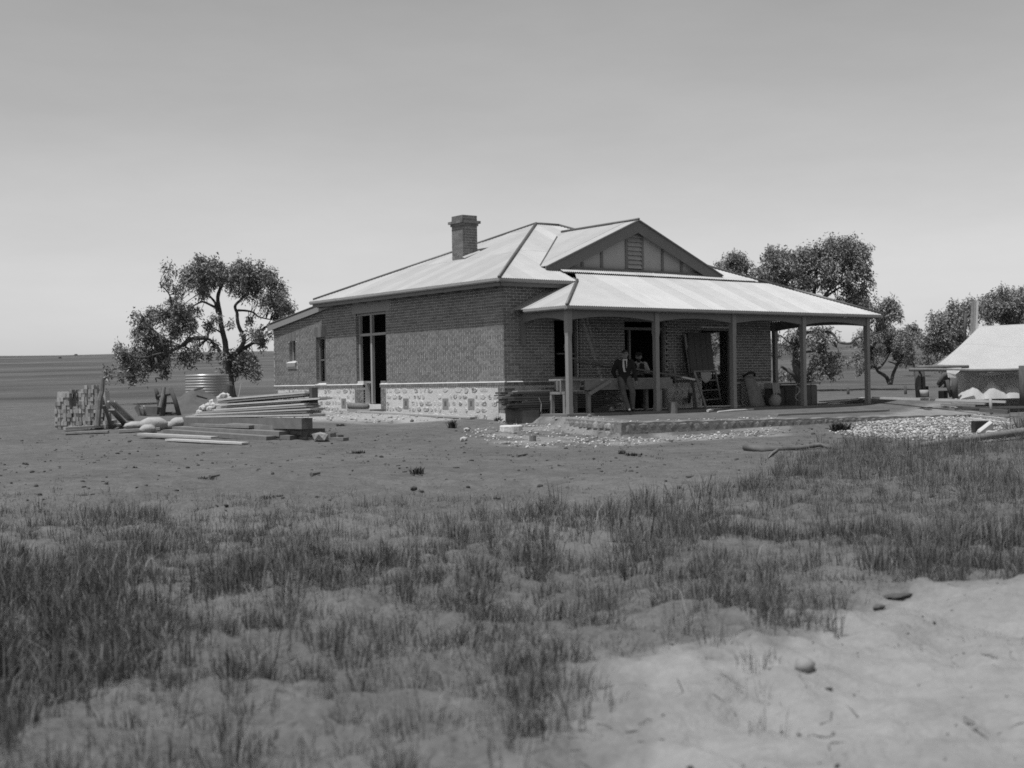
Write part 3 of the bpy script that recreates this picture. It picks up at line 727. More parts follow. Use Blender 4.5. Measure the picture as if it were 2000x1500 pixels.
# chimney
chim = link('chimney', None, (2.2, 5.1, 5), house)
CX0, CX1, CY0, CY1 = 1.95, 2.50, 4.80, 5.42
m = MB(); m.box(CX0 + .006, CX1 - .006, CY0 + .006, CY1 - .006, 4.3, 6.10); m.box(CX0 - .055, CX1 + .055, CY0 - .055, CY1 + .055, 5.885, 5.955); m.build('mortar_core', 'mortar', chim)
m = MB()
def chim_course(z, o=0.0, n=0, hgt=.075):
    x0, x1, y0, y1 = CX0 - o, CX1 + o, CY0 - o, CY1 + o
    for (c0, c1, ax, at_, sgn) in ((y0, y1, 'x', x0, 1), (y0, y1, 'x', x1, -1), (x0, x1, 'y', y0, 1), (x0, x1, 'y', y1, -1)):
        odd = (n + (ax == 'y')) % 2; u = c0 + (.004 if ax == 'y' else 0)
        ls = [.11, .24, .24, .24] if odd else [.24, .24, .24]
        for l in ls:
            v = min(u + l - .011, c1 - (.004 if ax == 'y' else 0))
            if v - u > .03:
                if ax == 'x': m.box(min(at_, at_ + sgn * .08), max(at_, at_ + sgn * .08), u, v, z, z + hgt)
                else: m.box(u, v, min(at_ + sgn * .001, at_ + sgn * .08), max(at_ + sgn * .001, at_ + sgn * .08), z, z + hgt)
            u += l
n = 0; z = 4.45
while z < 5.80: chim_course(z, 0, n); z += .085; n += 1
chim_course(5.80, .03, n); chim_course(5.875, .085, n + 1, .08)
chim_course(5.965, 0.0, n); chim_course(6.05, 0.0, n + 1)
tag(m.build('brickwork', 'brick_face', chim), kind='stuff')
m = MB(); m.prism([(CX0 - .03, CY0 - .12, 4.74), (CX1 + .05, CY0 - .12, 4.97), (CX1 + .05, CY0 - .01, 5.02), (CX0 - .03, CY0 - .01, 4.79)], (0, 0, .02)); m.build('flashing', 'iron', chim)

# ---- verandah floor, posts and beams
ver = link('verandah', None, (6.8, -1, 0), house)
m = MB(); m.box(.46, 13.12, -2.15, -.004, -.12, -.02); m.box(XW + .004, 13.12, 0.0, 9.8, -.12, -.022); m.build('verandah_floor', 'floor_slab', ver)
PX = [.62, 3.755, 6.82, 9.90, 12.99]
def post(x, y, z0=-.02, z1=2.74):
    m = MB(); h = .066; t = .078
    m.box(x - h, x + h, y - h, y + h, z0, 2.05)
    m.prism([(x - h, y - h, 2.05), (x + h, y - h, 2.05), (x + h, y + h, 2.05), (x - h, y + h, 2.05)], (0, 0, .001))
    m.obox((x, y, (2.17 + z1) / 2), Vector((t, 0, 0)), Vector((0, t, 0)), Vector((0, 0, (z1 - 2.17) / 2)))
    vs = [(x + i * h, y + j * h, 2.05) for i, j in ((-1, -1), (1, -1), (1, 1), (-1, 1))] + [(x + i * t, y + j * t, 2.17) for i, j in ((-1, -1), (1, -1), (1, 1), (-1, 1))]
    m.add(vs, [(k, (k + 1) % 4, 4 + (k + 1) % 4, 4 + k) for k in range(4)])
    m.obox((x, y, .07), Vector((.073, 0, 0)), Vector((0, .073, 0)), Vector((0, 0, .09)))
    m.build('verandah_post', 'post_paint', ver)
for x in PX: post(x, -2.05)
for y in (1.9, 5.4, 9.0): post(12.99, y)
def valance(a, b, mtl='beam_paint', low=2.48, arch=.11, top=2.745):
    a = Vector(a); b = Vector(b); d = b - a; l = d.length; d.normalize(); sd = d.cross(Vector((0, 0, 1))) * .045
    n = 18; pts = [a + Vector((0, 0, top)), a + Vector((0, 0, low))]
    for i in range(1, n):
        t = i / n; pts.append(a + d * l * t + Vector((0, 0, low + arch * (1 - (2 * t - 1) ** 2))))
    pts += [b + Vector((0, 0, low)), b + Vector((0, 0, top))]
    m = MB()
    for i in range(1, n + 1):
        p0, p1 = pts[i], pts[i + 1]; q0 = Vector((p0.x, p0.y, a.z + top)); q1 = Vector((p1.x, p1.y, a.z + top))
        m.add([p0 - sd, p1 - sd, q1 - sd, q0 - sd, p0 + sd, p1 + sd, q1 + sd, q0 + sd], [(0, 1, 2, 3), (7, 6, 5, 4), (0, 4, 5, 1)] + ([(0, 3, 7, 4)] if i == 1 else []) + ([(1, 5, 6, 2)] if i == n else []) + [(3, 2, 6, 7)])
    m.build('arched_beam', mtl, ver)
for x0, x1 in zip(PX[:-1], PX[1:]): valance((x0 + .07, -2.05, 0), (x1 - .07, -2.05, 0))
valance((.62, -1.98, 0), (.62, -.01, 0), low=2.45, arch=.13)
valance((12.99, -1.98, 0), (12.99, 1.83, 0)); valance((12.99, 1.97, 0), (12.99, 5.33, 0)); valance((12.99, 5.47, 0), (12.99, 8.93, 0))
m = MB(); m.box(.56, .68, -.09, -.008, 1.86, 2.74); m.build('wall_bracket', 'beam_paint', ver)
for k in range(16):
    x = 2.45 + k * .585
    if x < 11.2:
        m = MB(); m.bar((x, -2.36, VZ - .07), (x, -.02, VZ - .07 + K * 2.34), .045, .09); m.build('rafter', 'beam_paint', ver)

# ---- low stone retaining kerb of the verandah terrace
kerb = thing('stone_kerb', (6, -5.3, -.5), 'low rough stone retaining kerb with thin mortar top edging the dirt terrace', 'kerb')
m = MB()
pts = [(-.47, -5.36), (16.2, -5.36)]
n = 60; vs = []; fs = []
for i in range(n + 1):
    x = -.47 + 16.6 * i / n; zt = -.17 - .0145 * x + .012 * math.sin(i * 1.7)
    vs += [(x, -5.40, -.75), (x, -5.37, zt), (x, -5.10, zt + .012), (x, -5.05, -.75)]
for i in range(n):
    for k in range(3): fs.append((i * 4 + k, i * 4 + k + 1, i * 4 + 5 + k, i * 4 + 4 + k))
fs.append((0, 1, 2, 3)); fs.append((n * 4, n * 4 + 3, n * 4 + 2, n * 4 + 1)); m.add(vs, fs); 
vs = []; fs = []; n = 14
for i in range(n + 1):
    y = -5.38 + 3.1 * i / n; x = float(kerb_x(np.array(y))) - .05; zt = -.17 + .05 * i / n
    vs += [(x, y, -.75), (x + .03, y, zt), (x + .25, y, zt + .01), (x + .3, y, -.75)]
for i in range(n):
    for k in range(3): fs.append((i * 4 + k, i * 4 + k + 1, i * 4 + 5 + k, i * 4 + 4 + k))
fs.append((0, 1, 2, 3)); m.add(vs, fs)
mk('kerb_mortar', .24, .3, 9, bump=.5, bscale=20, coord='Position')
m.build('mortar_bed', 'kerb_mortar', kerb)
def lump(mb, c, r, ax=None):
    c = Vector(c); rot = Euler((R.uniform(0, 6), R.uniform(0, 6), R.uniform(0, 6))).to_matrix()
    vs = [c + Vector((v[0] * r[0], v[1] * r[1], v[2] * r[2])) * R.uniform(.8, 1.15) for v in ICO]
    return mb.add(vs, ICOF)
bm = bmesh.new(); bmesh.ops.create_icosphere(bm, subdivisions=1, radius=1.0); ICO = [tuple(v.co) for v in bm.verts]; ICOF = [tuple(v.index for v in f.verts) for f in bm.faces]; bm.free()
mk('kerb_stone', 0.27, 0.4, 12, island=0.1, orand=0.3, bump=0.6, bscale=25, coord='Position')
x = -.35
while x < 15.9:
    w_ = R.uniform(.16, .42); zt = -.19 - .0145 * x; hh = R.uniform(.13, .3)
    for row in range(2):
        z0 = zt - (hh / 2 if row == 0 else hh + (.42 - hh) / 2); h2 = (hh if row == 0 else .44 - hh) / 2
        m = MB(); lump(m, (x + w_ / 2 + (row * .07), -5.365, z0), (w_ * .54, .026, h2 * 1.1)); m.build('kerb_stone', 'kerb_stone', kerb)
    x += w_
y = -5.2
while y < -2.5:
    w_ = R.uniform(.18, .4); xk = float(kerb_x(np.array(y + w_ / 2)))
    for row in range(2):
        m = MB(); lump(m, (xk - .03, y + w_ / 2, -.27 - row * .19), (.035, w_ * .55, .11)); m.build('kerb_stone', 'kerb_stone', kerb)
    y += w_

# ================================================================== grass, weeds, clods, limestone chips
def pix_of(X, Y, Z):
    dx, dy, dz = X - EYE.x, Y - EYE.y, Z - EYE.z
    t = dx * FW.x + dy * FW.y + dz * FW.z
    return CXP + CF * (dx * RT.x + dy * RT.y + dz * RT.z) / t, CYP - CF * (dx * UP.x + dy * UP.y + dz * UP.z) / t, t
def lat_d(lat, d):
    return EYE.x + 0.6102 * d + 0.792 * lat, EYE.y + 0.7923 * d - 0.610 * lat
def blades(cx, cy, cz, n_per, hgt, spread, rng, lean=0.35, wid=0.0045):
    """n_per blades round every centre: three-vertex-row bent blades; returns verts, faces"""
    N = int(n_per.sum()); own = np.repeat(np.arange(len(cx)), n_per)
    a = rng.uniform(0, 2 * np.pi, N); r = spread[own] * np.sqrt(rng.uniform(0, 1, N))
    bx = cx[own] + r * np.cos(a); by = cy[own] + r * np.sin(a); bz = cz[own] - 0.02
    h = hgt[own] * rng.uniform(0.45, 1.08, N)
    la = a + rng.normal(0, 0.7, N); ln = np.abs(rng.normal(0, lean, N)) * h * (0.5 + r / np.maximum(spread[own], 1e-3))
    wa = rng.uniform(0, np.pi, N); w = wid * rng.uniform(.6, 1.5, N) * (0.6 + h * 1.6)
    wx, wy = np.cos(wa) * w, np.sin(wa) * w
    mx, my, mz = bx + np.cos(la) * ln * .35, by + np.sin(la) * ln * .35, bz + h * .6
    tx, ty, tz = bx + np.cos(la) * ln, by + np.sin(la) * ln, bz + h * (1 - 0.25 * np.minimum(ln / np.maximum(h, .01), 1))
    V = np.stack([np.stack([bx - wx, by - wy, bz], -1), np.stack([bx + wx, by + wy, bz], -1),
                  np.stack([mx + wx * .8, my + wy * .8, mz], -1), np.stack([mx - wx * .8, my - wy * .8, mz], -1),
                  np.stack([tx, ty, tz], -1)], 1).reshape(-1, 3)
    i = np.arange(N)[:, None] * 5
    F = np.concatenate([i + np.array([[0, 1, 2]]), i + np.array([[0, 2, 3]]), i + np.array([[3, 2, 4]])], 1).reshape(-1)
    return V, F
rg = np.random.RandomState(3)
# tussock centres, thick in patches, thin on the sand and the trodden yard
n = 76000; d = np.sqrt(rg.uniform(3.2 ** 2, 27 ** 2, n)); lat = rg.uniform(-0.60, 0.65, n) * d
X, Y = lat_d(lat, d); Z = hfun(X, Y); PXs, PYs, _t = pix_of(X, Y, Z)
top = 985 - 0.03 * (PXs - 1000) - 130 * ss(PXs, 1380, 1760) + 55 * fbm(PXs / 140.0, PXs * 0 + 3.3, 9, 3) * 2
dens = ss(PYs, top - 12, top + 45)
patch = fbm(X * 0.55, Y * 0.55, 41, 4) + 0.35 * fbm(X * 1.7, Y * 1.7, 43, 2)
thr = 0.07 * ss(PXs, 1250, 1650) * (1 - ss(PYs, 1150, 1230))
dens *= 0.20 + 0.80 * ss(patch, thr - 0.10, thr + 0.10)
sandy = soft(X, Y, SAND, 0.15)
dens *= 1 - sandy
# pale open bays seen between the tussocks
for (bx_, by_, rx_, ry_) in ((760, 1045, 120, 26), (1130, 1080, 150, 40), (640, 1180, 170, 30), (420, 1190, 110, 26), (760, 1290, 160, 26), (620, 1420, 240, 40), (1420, 1000, 110, 16), (1800, 1030, 80, 20), (300, 1160, 90, 20), (1180, 1250, 80, 18)):
    dens *= 1 - 0.85 * np.exp(-(((PXs - bx_) / rx_) ** 2 + ((PYs - by_) / ry_) ** 2) ** 2)
# dark standing clumps
for (bx_, by_, rx_, ry_) in ((1060, 1105, 45, 40), (1530, 1230, 110, 50), (1060, 1330, 55, 60), (1040, 1430, 90, 40), (880, 1150, 90, 40), (330, 1080, 90, 40), (560, 1060, 60, 30), (1420, 1170, 110, 60), (1690, 910, 130, 26), (1590, 905, 30, 20), (1900, 960, 110, 40), (1300, 1060, 110, 30), (820, 1080, 50, 30), (190, 1070, 40, 30), (560, 1160, 60, 40), (950, 1230, 60, 40), (480, 1320, 60, 40), (200, 1230, 60, 40)):
    dens = np.maximum(dens, 0.95 * np.exp(-(((PXs - bx_) / rx_) ** 2 + ((PYs - by_) / ry_) ** 2)) * (1 - 0.6 * sandy))
keep = rg.uniform(0, 1, n) < dens * 0.46 * np.clip(9.0 / d, 0.55, 1.0)
X, Y, Z, d, patch = X[keep], Y[keep], Z[keep], d[keep], patch[keep]
hgt = rg.uniform(.10, .27, len(X)) * (0.85 + 0.6 * ss(patch, 0.0, 0.2)); spr = rg.uniform(.04, .14, len(X))
npb = np.clip((rg.uniform(14, 40, len(X)) * np.clip(10 / d, .6, 1.2)).astype(int), 8, 60)
V, F = blades(X, Y, Z, npb, hgt, spr, rg, lean=0.34, wid=0.0026)
np_mesh('grass', V, F, 3, 'grass_blade', kind='stuff')
ng1 = len(F) // 3
# dry straw and short stubble between
n = 90000; d = np.sqrt(rg.uniform(3.2 ** 2, 24 ** 2, n)); lat = rg.uniform(-0.60, 0.65, n) * d
X, Y = lat_d(lat, d); Z = hfun(X, Y); PXs, PYs, _t = pix_of(X, Y, Z)
top = 960 - 110 * ss(PXs, 1380, 1760)
dn = ss(PYs, top - 10, top + 60) * (0.25 + 0.75 * ss(fbm(X, Y, 55, 3), -.12, .1)) * (1 - 0.97 * soft(X, Y, SAND, 0.2))
k = rg.uniform(0, 1, n) < dn * 0.5
X, Y, Z = X[k], Y[k], Z[k]
V, F = blades(X, Y, Z, rg.randint(4, 11, len(X)), rg.uniform(.05, .17, len(X)), rg.uniform(.03, .12, len(X)), rg, lean=0.7, wid=0.0022)
np_mesh('dry_straw', V, F, 3, 'straw', kind='stuff')

ico_v = np.array(ICO); ico_f = np.array(ICOF)
def scatter(name, X, Y, r0, r1, mtl, seed, flat=0.6, sink=0.3, zoff=0.0):
    rs = np.random.RandomState(seed); N = len(X); Z = hfun(X, Y) + zoff
    s = rs.uniform(r0, r1, (N, 1, 3)) * np.array([1, 1, flat]) * rs.lognormal(0, .35, (N, 1, 1))
    v = ico_v[None] * (1 + rs.uniform(-.25, .25, (N, len(ico_v), 1)))
    v = v * s; a = rs.uniform(0, 6.28, N); c, q = np.cos(a)[:, None], np.sin(a)[:, None]
    vx = v[..., 0] * c - v[..., 1] * q; vy = v[..., 0] * q + v[..., 1] * c
    P_ = np.stack([vx + X[:, None], vy + Y[:, None], v[..., 2] + Z[:, None] + s[:, :, 2] * (1 - sink) * .6], -1).reshape(-1, 3)
    f = (ico_f[None] + (np.arange(N) * len(ico_v))[:, None, None]).reshape(-1)
    return np_mesh(name, P_, f, 3, mtl, kind='stuff')
def in_poly_pts(poly, n, seed):
    rs = np.random.RandomState(seed); p = np.array(poly); lo, hi = p.min(0), p.max(0)
    x = rs.uniform(lo[0], hi[0], n * 4); y = rs.uniform(lo[1], hi[1], n * 4); k = inpoly(x, y, poly); return x[k][:n], y[k][:n]
x1, y1 = in_poly_pts(CHIP1, 1500, 5); k = fbm(x1 * 1.1, y1 * 1.1, 61, 3) > -.10; x1, y1 = x1[k] + NR.normal(0, .12, k.sum()), y1[k] + NR.normal(0, .12, k.sum())
scatter('limestone_chips', x1, y1, .010, .034, 'chip', 6)
x1, y1 = in_poly_pts(CHIP2, 6500, 7); x1 = x1 + NR.normal(0, .15, len(x1)); y1 = y1 + NR.normal(0, .15, len(y1))
k = y1 < -5.5; scatter('limestone_rubble', x1[k], y1[k], .009, .034, 'chip', 8, zoff=.01)
x1, y1 = in_poly_pts(LIME, 500, 9); scatter('lime_rubbish', x1, y1, .012, .045, 'chip', 10)
n = 1500; d = np.sqrt(rg.uniform(13 ** 2, 34 ** 2, n)); lat = rg.uniform(-0.46, 0.40, n) * d; X, Y = lat_d(lat, d)
k = (fbm(X * .7, Y * .7, 65, 3) > -.03) & ((X < -.6) | (Y < -5.6)); scatter('earth_clods', X[k], Y[k], .010, .034, 'clod', 12, sink=.6)
n = 300; d = np.sqrt(rg.uniform(4 ** 2, 9 ** 2, n)); lat = rg.uniform(0.02, 0.42, n) * d; X, Y = lat_d(lat, d)
scatter('sand_pebbles', X, Y, .002, .009, 'clod', 13, sink=.6)
n = 5200; d = np.sqrt(rg.uniform(12.5 ** 2, 33 ** 2, n)); lat = rg.uniform(-0.60, 0.60, n) * d; X, Y = lat_d(lat, d)
k = (fbm(X * .45, Y * .45, 81, 4) > -.02) & ((X < -.8) | (Y < -5.9)) & (rg.uniform(0, 1, n) < .75); X, Y = X[k], Y[k]
V, F = blades(X, Y, hfun(X, Y), rg.randint(3, 9, len(X)), rg.uniform(.02, .07, len(X)), rg.uniform(.02, .11, len(X)), rg, lean=1.1, wid=.006)
np_mesh('yard_herbage', V, F, 3, 'weed', kind='stuff')
# twigs lying on the sand
m = MB()
for k in range(20):
    p = G(R.uniform(1130, 1990), R.uniform(1230, 1480)); a = R.uniform(0, 6.28); q = [p + Vector((0, 0, .004))]
    for j in range(4):
        a += R.uniform(-.9, .9); nxt = q[-1] + Vector((math.cos(a), math.sin(a), 0)) * R.uniform(.015, .06); nxt.z = H(nxt.x, nxt.y) + R.uniform(-.004, .006); q.append(nxt)
    m.tube(q, [R.uniform(.0015, .0035)] * 5, 5)
tag(m.build('twig_litter', 'lumber_dark'), kind='stuff')

# ================================================================== trees
def tree(name, label, d, limbs, clumps, leafm='leaf', barkm='bark', dens=1.0, leaf=(.16, .026), seed=0, group=None, foot=None, cat='tree', depth=1.0, hang=0.75):
    """limbs: (pixel path, r0 px, r1 px, depth offset at tip in m); clumps: (px, py, rx px, ry px[, depth offset m]); all stand at depth d"""
    rs = np.random.RandomState(seed); rr = random.Random(seed)
    ppm = CF / d
    f = foot or limbs[0][0][0]
    b0 = P(f[0], f[1], d); root = thing(name, b0, label, cat, group)
    tr = MB(); ends = []
    for li in limbs:
        pts, r0, r1 = li[0], li[1], li[2]; off = li[3] if len(li) > 3 else 0.0; off0 = li[4] if len(li) > 4 else 0.0
        # smooth path through the pixel points
        q = []
        n = len(pts)
        for i in range(n - 1):
            p0, p1, p2, p3 = pts[max(i - 1, 0)], pts[i], pts[i + 1], pts[min(i + 2, n - 1)]
            for k in range(5):
                t = k / 5.0
                c = [0.5 * ((2 * p1[a]) + (-p0[a] + p2[a]) * t + (2 * p0[a] - 5 * p1[a] + 4 * p2[a] - p3[a]) * t * t + (-p0[a] + 3 * p1[a] - 3 * p2[a] + p3[a]) * t ** 3) for a in (0, 1)]
                q.append(c)
        q.append(list(pts[-1])); m_ = len(q)
        w3 = []; rad = []
        for i, (x, y) in enumerate(q):
            t = i / (m_ - 1); dd = off0 + (off - off0) * t + 0.10 * math.sin(3.1 * t * len(pts) + r0)
            w3.append(P(x, y, d) + FW * dd * 1.0); rad.append((r0 + (r1 - r0) * t ** .8) / ppm * (1 + .06 * math.sin(i * 2.3)))
        tr.tube(w3, rad, 8 if r0 > 3 else 6); ends.append((w3, rad))
    allp = np.array([p for w3, _ in ends for p in w3])
    C = []; 
    for c in clumps:
        px, py, rx, ry = c[:4]; off = c[4] if len(c) > 4 else rs.uniform(-1, 1) * depth
        C.append((np.array(P(px, py, d)) + np.array(FW) * off, rx / ppm, ry / ppm))
    LV = []
    for cen, rx, ry in C:
        # twigs from the nearest wood into the clump
        for k in range(3):
            j = np.argmin(((allp - cen) ** 2).sum(1) * rs.uniform(.8, 1.2, len(allp)))
            tip = cen + rs.normal(0, .45, 3) * np.array([rx, rx, ry]); mid = (allp[j] + tip) / 2 + rs.normal(0, .12, 3) * rx
            if np.linalg.norm(tip - allp[j]) < 3.0: tr.tube([allp[j], mid, tip], [.018, .012, .006], 4)
        nspray = max(4, int(dens * 18 * (rx * ry) ** 0.9 / .25))
        u = rs.normal(0, 1, (nspray, 3)); u /= np.linalg.norm(u, axis=1)[:, None]
        rad = rs.uniform(0.25, 1.0, nspray) ** 0.5
        rtv, fwv = np.array(RT), np.array(FW)
        sp_c = cen + (u[:, :1] * rtv * rx + u[:, 1:2] * fwv * rx * .9 + u[:, 2:] * np.array([0, 0, 1]) * ry) * rad[:, None] * (1 + .18 * rs.normal(0, 1, (nspray, 1)))
        nl = 22
        c3 = np.repeat(sp_c, nl, 0) + rs.normal(0, .068, (nspray * nl, 3)) * np.array([1, 1, 1.9])
        LV.append(c3)
    c3 = np.concatenate(LV); N = len(c3)
    ax = rs.normal(0, 1, (N, 3)); ax[:, 2] = ax[:, 2] * .5 - hang * 1.3; ax /= np.linalg.norm(ax, axis=1)[:, None]
    sd = np.cross(ax, rs.normal(0, 1, (N, 3))); sd /= np.linalg.norm(sd, axis=1)[:, None] + 1e-9
    l = leaf[0] * rs.uniform(.55, 1.25, (N, 1)); w = leaf[1] * rs.uniform(.6, 1.3, (N, 1))
    V = np.stack([c3, c3 + ax * l * .45 + sd * w, c3 + ax * l, c3 + ax * l * .45 - sd * w], 1).reshape(-1, 3)
    tr.build('trunk', barkm, root, smooth=True)
    o = np_mesh('crown', V, np.arange(N * 4), 4, leafm, root); o['kind'] = 'stuff'
    return root, N
# left: spreading gum behind the tank
LT = [
 ([(456, 782), (450, 750), (444, 712), (439, 680), (434, 648), (426, 610), (424, 580), (430, 545), (428, 510)], 9, 2.2, .3),
 ([(443, 705), (462, 690), (478, 668), (470, 640), (466, 615), (464, 600), (476, 585), (492, 570), (500, 545)], 5.5, 1.5, -.6),
 ([(466, 688), (488, 672), (505, 660), (512, 640), (524, 640), (536, 650)], 4.5, 1, .5),
 ([(464, 606), (488, 608), (502, 618), (530, 624)], 2.5, 1, .8),
 ([(426, 612), (416, 590), (400, 570), (388, 548)], 3.5, 1, .7),
 ([(420, 600), (398, 590), (382, 602), (374, 620)], 2.6, 1, -.8),
 ([(382, 630), (372, 632), (352, 612), (330, 616)], 2.5, .9, -1.1),
 ([(434, 690), (420, 676), (408, 664), (396, 660)], 3.8, 1.4, .6),
 ([(436, 652), (424, 644), (402, 636)], 2.2, .8, -.4),
 ([(378, 662), (362, 676), (340, 690), (322, 700), (318, 716), (300, 728), (286, 734), (268, 736)], 4.2, 1, -1.6, -.5),
 ([(408, 660), (380, 662), (362, 676)], 4.6, 4.0, -.5),
 ([(322, 700), (330, 716), (336, 730), (334, 740), (324, 738), (322, 746)], 2.3, 1.2, -1.3, -1.4),
 ([(340, 690), (322, 694), (296, 700), (270, 690)], 2.2, .8, -1.8, -1.2),
 ([(446, 690), (452, 700), (466, 726), (462, 746)], 2.0, 1.2, -.4),
 ([(352, 612), (344, 580), (330, 560)], 2.2, .8, -1.2, -.8),
 ([(340, 688), (330, 660), (312, 640), (300, 620)], 2.6, .9, -1.6, -1.2),
 ([(500, 545), (512, 530), (520, 545)], 1.6, .7, -.6),
 ([(430, 548), (410, 530), (392, 520)], 1.8, .8, .2),
]
LC = []
def blob(px, py, rx, ry, n, seed, r=(12, 17), lst=None):
    q = random.Random(seed); out = lst if lst is not None else LC
    for k in range(n):
        a = q.uniform(0, 6.28); t = math.sqrt(q.uniform(0, 1)); rr_ = q.uniform(*r)
        out.append((px + rx * t * math.cos(a), py + ry * t * math.sin(a), rr_, rr_ * q.uniform(.7, 1.0)))
    return out
blob(398, 530, 26, 22, 12, 1); blob(428, 545, 40, 26, 18, 2); blob(378, 545, 34, 20, 10, 3); blob(470, 545, 30, 22, 12, 4); blob(500, 540, 34, 22, 14, 5)
blob(530, 566, 22, 20, 8, 6); blob(538, 592, 26, 14, 10, 7); blob(552, 606, 14, 12, 5, 8, (8, 12)); blob(402, 570, 16, 14, 4, 9, (8, 12)); blob(484, 572, 22, 10, 5, 10, (8, 12)); blob(404, 512, 10, 8, 4, 11, (8, 11))
blob(328, 525, 8, 5, 2, 12, (7, 9)); blob(340, 560, 10, 10, 3, 13, (8, 11)); blob(348, 600, 28, 16, 9, 14); blob(324, 625, 24, 18, 9, 15); blob(352, 630, 24, 18, 10, 16)
blob(286, 618, 14, 14, 5, 17, (9, 13)); blob(300, 650, 24, 20, 10, 18); blob(320, 668, 22, 18, 9, 19); blob(270, 690, 30, 18, 11, 20); blob(236, 682, 16, 14, 5, 21, (9, 13)); blob(300, 700, 26, 16, 9, 22)
blob(250, 716, 22, 10, 6, 23, (8, 12)); blob(222, 732, 10, 7, 3, 24, (7, 9)); blob(262, 732, 20, 8, 6, 25, (8, 11)); blob(340, 702, 20, 12, 5, 26, (8, 12)); blob(372, 690, 16, 9, 4, 27, (7, 10)); blob(388, 630, 14, 14, 5, 28, (8, 12))
blob(442, 626, 14, 12, 3, 29, (7, 10)); blob(404, 672, 12, 9, 3, 30, (7, 9)); blob(505, 655, 18, 16, 6, 32, (8, 12)); blob(510, 672, 12, 9, 4, 33, (8, 10))
blob(466, 706, 22, 16, 9, 34); blob(492, 716, 18, 12, 6, 35, (9, 13)); blob(450, 722, 10, 10, 3, 36, (8, 10)); blob(316, 726, 10, 8, 3, 37, (7, 10)); blob(398, 700, 8, 10, 2, 38, (6, 8)); blob(270, 640, 3, 14, 2, 39, (5, 7)); blob(484, 622, 12, 7, 2, 45, (6, 9))
tree('gum_tree', 'big spreading gum tree with drooping limbs behind the corrugated water tank', 55, LT, LC, seed=1, depth=1.3, dens=1.0)
# right: tall gum behind the verandah end
RT_ = [
 ([(1572, 775), (1566, 748), (1556, 720), (1558, 690), (1560, 660), (1572, 630), (1588, 600), (1594, 560), (1598, 520), (1604, 490)], 11, 2, .4),
 ([(1570, 760), (1552, 738), (1536, 724), (1520, 716)], 5, 2.5, -.6),
 ([(1588, 600), (1604, 585), (1614, 570), (1640, 550), (1660, 530)], 5, 1.2, -.8),
 ([(1600, 588), (1628, 570), (1652, 556), (1666, 552)], 3, 1, .5),
 ([(1580, 612), (1560, 590), (1538, 575), (1524, 556)], 4.5, 1.2, -.8),
 ([(1524, 560), (1516, 540), (1506, 520)], 2.4, 1, -.9),
 ([(1592, 590), (1580, 566), (1574, 548)], 3, 1, .8),
 ([(1574, 650), (1600, 648), (1620, 652), (1632, 668), (1650, 672), (1664, 662), (1690, 656), (1704, 650)], 3.6, 1.4, -1.5),
 ([(1560, 690), (1590, 686), (1604, 690), (1620, 704)], 3, 1, -1.0),
 ([(1574, 735), (1582, 722), (1590, 710)], 2.4, 1, -.8),
 ([(1560, 678), (1544, 668), (1526, 654)], 3, 1, .5),
 ([(1612, 655), (1616, 668), (1624, 682)], 1.6, .7, -1.2),
 ([(1640, 552), (1646, 520), (1652, 496)], 2, .8, -.6),
 ([(1602, 735), (1616, 730), (1630, 733)], 1.8, .9, -1.4),
]
RC = []
for a in ((1520, 500, 24, 14, 8), (1548, 520, 46, 20, 14), (1510, 528, 18, 24, 9), (1590, 500, 40, 18, 14), (1630, 490, 34, 18, 12), (1652, 478, 20, 12, 6), (1666, 505, 20, 22, 9), (1640, 530, 34, 20, 12), (1600, 545, 40, 18, 12), (1560, 555, 36, 14, 9), (1684, 535, 16, 20, 6), (1680, 570, 20, 18, 7), (1700, 600, 30, 18, 10), (1730, 605, 20, 18, 7), (1740, 622, 12, 10, 4), (1660, 588, 16, 12, 4), (1528, 560, 22, 14, 6)):
    blob(*a, seed=int(a[0] + a[1]), r=(13, 18), lst=RC)
for a in ((1590, 668, 30, 16, 9), (1532, 660, 18, 14, 6), (1545, 690, 20, 14, 6), (1610, 705, 26, 14, 9), (1628, 722, 18, 10, 6), (1590, 726, 18, 10, 5), (1650, 690, 8, 6, 0), (1530, 735, 12, 8, 3), (1600, 650, 20, 8, 4)):
    if a[4]: blob(*a, seed=int(a[0] * 3 + a[1]), r=(9, 13), lst=RC)
tree('gum_tree', 'tall dark gum tree rising behind the verandah roof', 58, RT_, RC, seed=2, depth=1.4, dens=1.0)
BC = []
blob(1400, 655, 26, 16, 9, 91, (10, 14), BC); blob(1402, 690, 26, 18, 9, 92, (9, 13), BC); blob(1398, 716, 20, 8, 4, 93, (7, 10), BC)
for a in ((1440, 505, 26, 12, 8), (1420, 520, 20, 12, 6), (1455, 525, 26, 14, 8), (1480, 545, 24, 14, 8), (1500, 550, 18, 10, 5)): blob(*a, seed=int(a[0]), r=(10, 14), lst=BC)
tree('gum_tree', 'smaller gum tree showing over the roof between gable and tall tree', 70, [([(1472, 770), (1474, 700), (1470, 620), (1466, 560), (1452, 520)], 6, 1.2, 0), ([(1470, 600), (1484, 560), (1490, 540)], 3, 1, .4), ([(1466, 560), (1440, 540), (1425, 522)], 2.6, .8, -.4)], BC, seed=3)
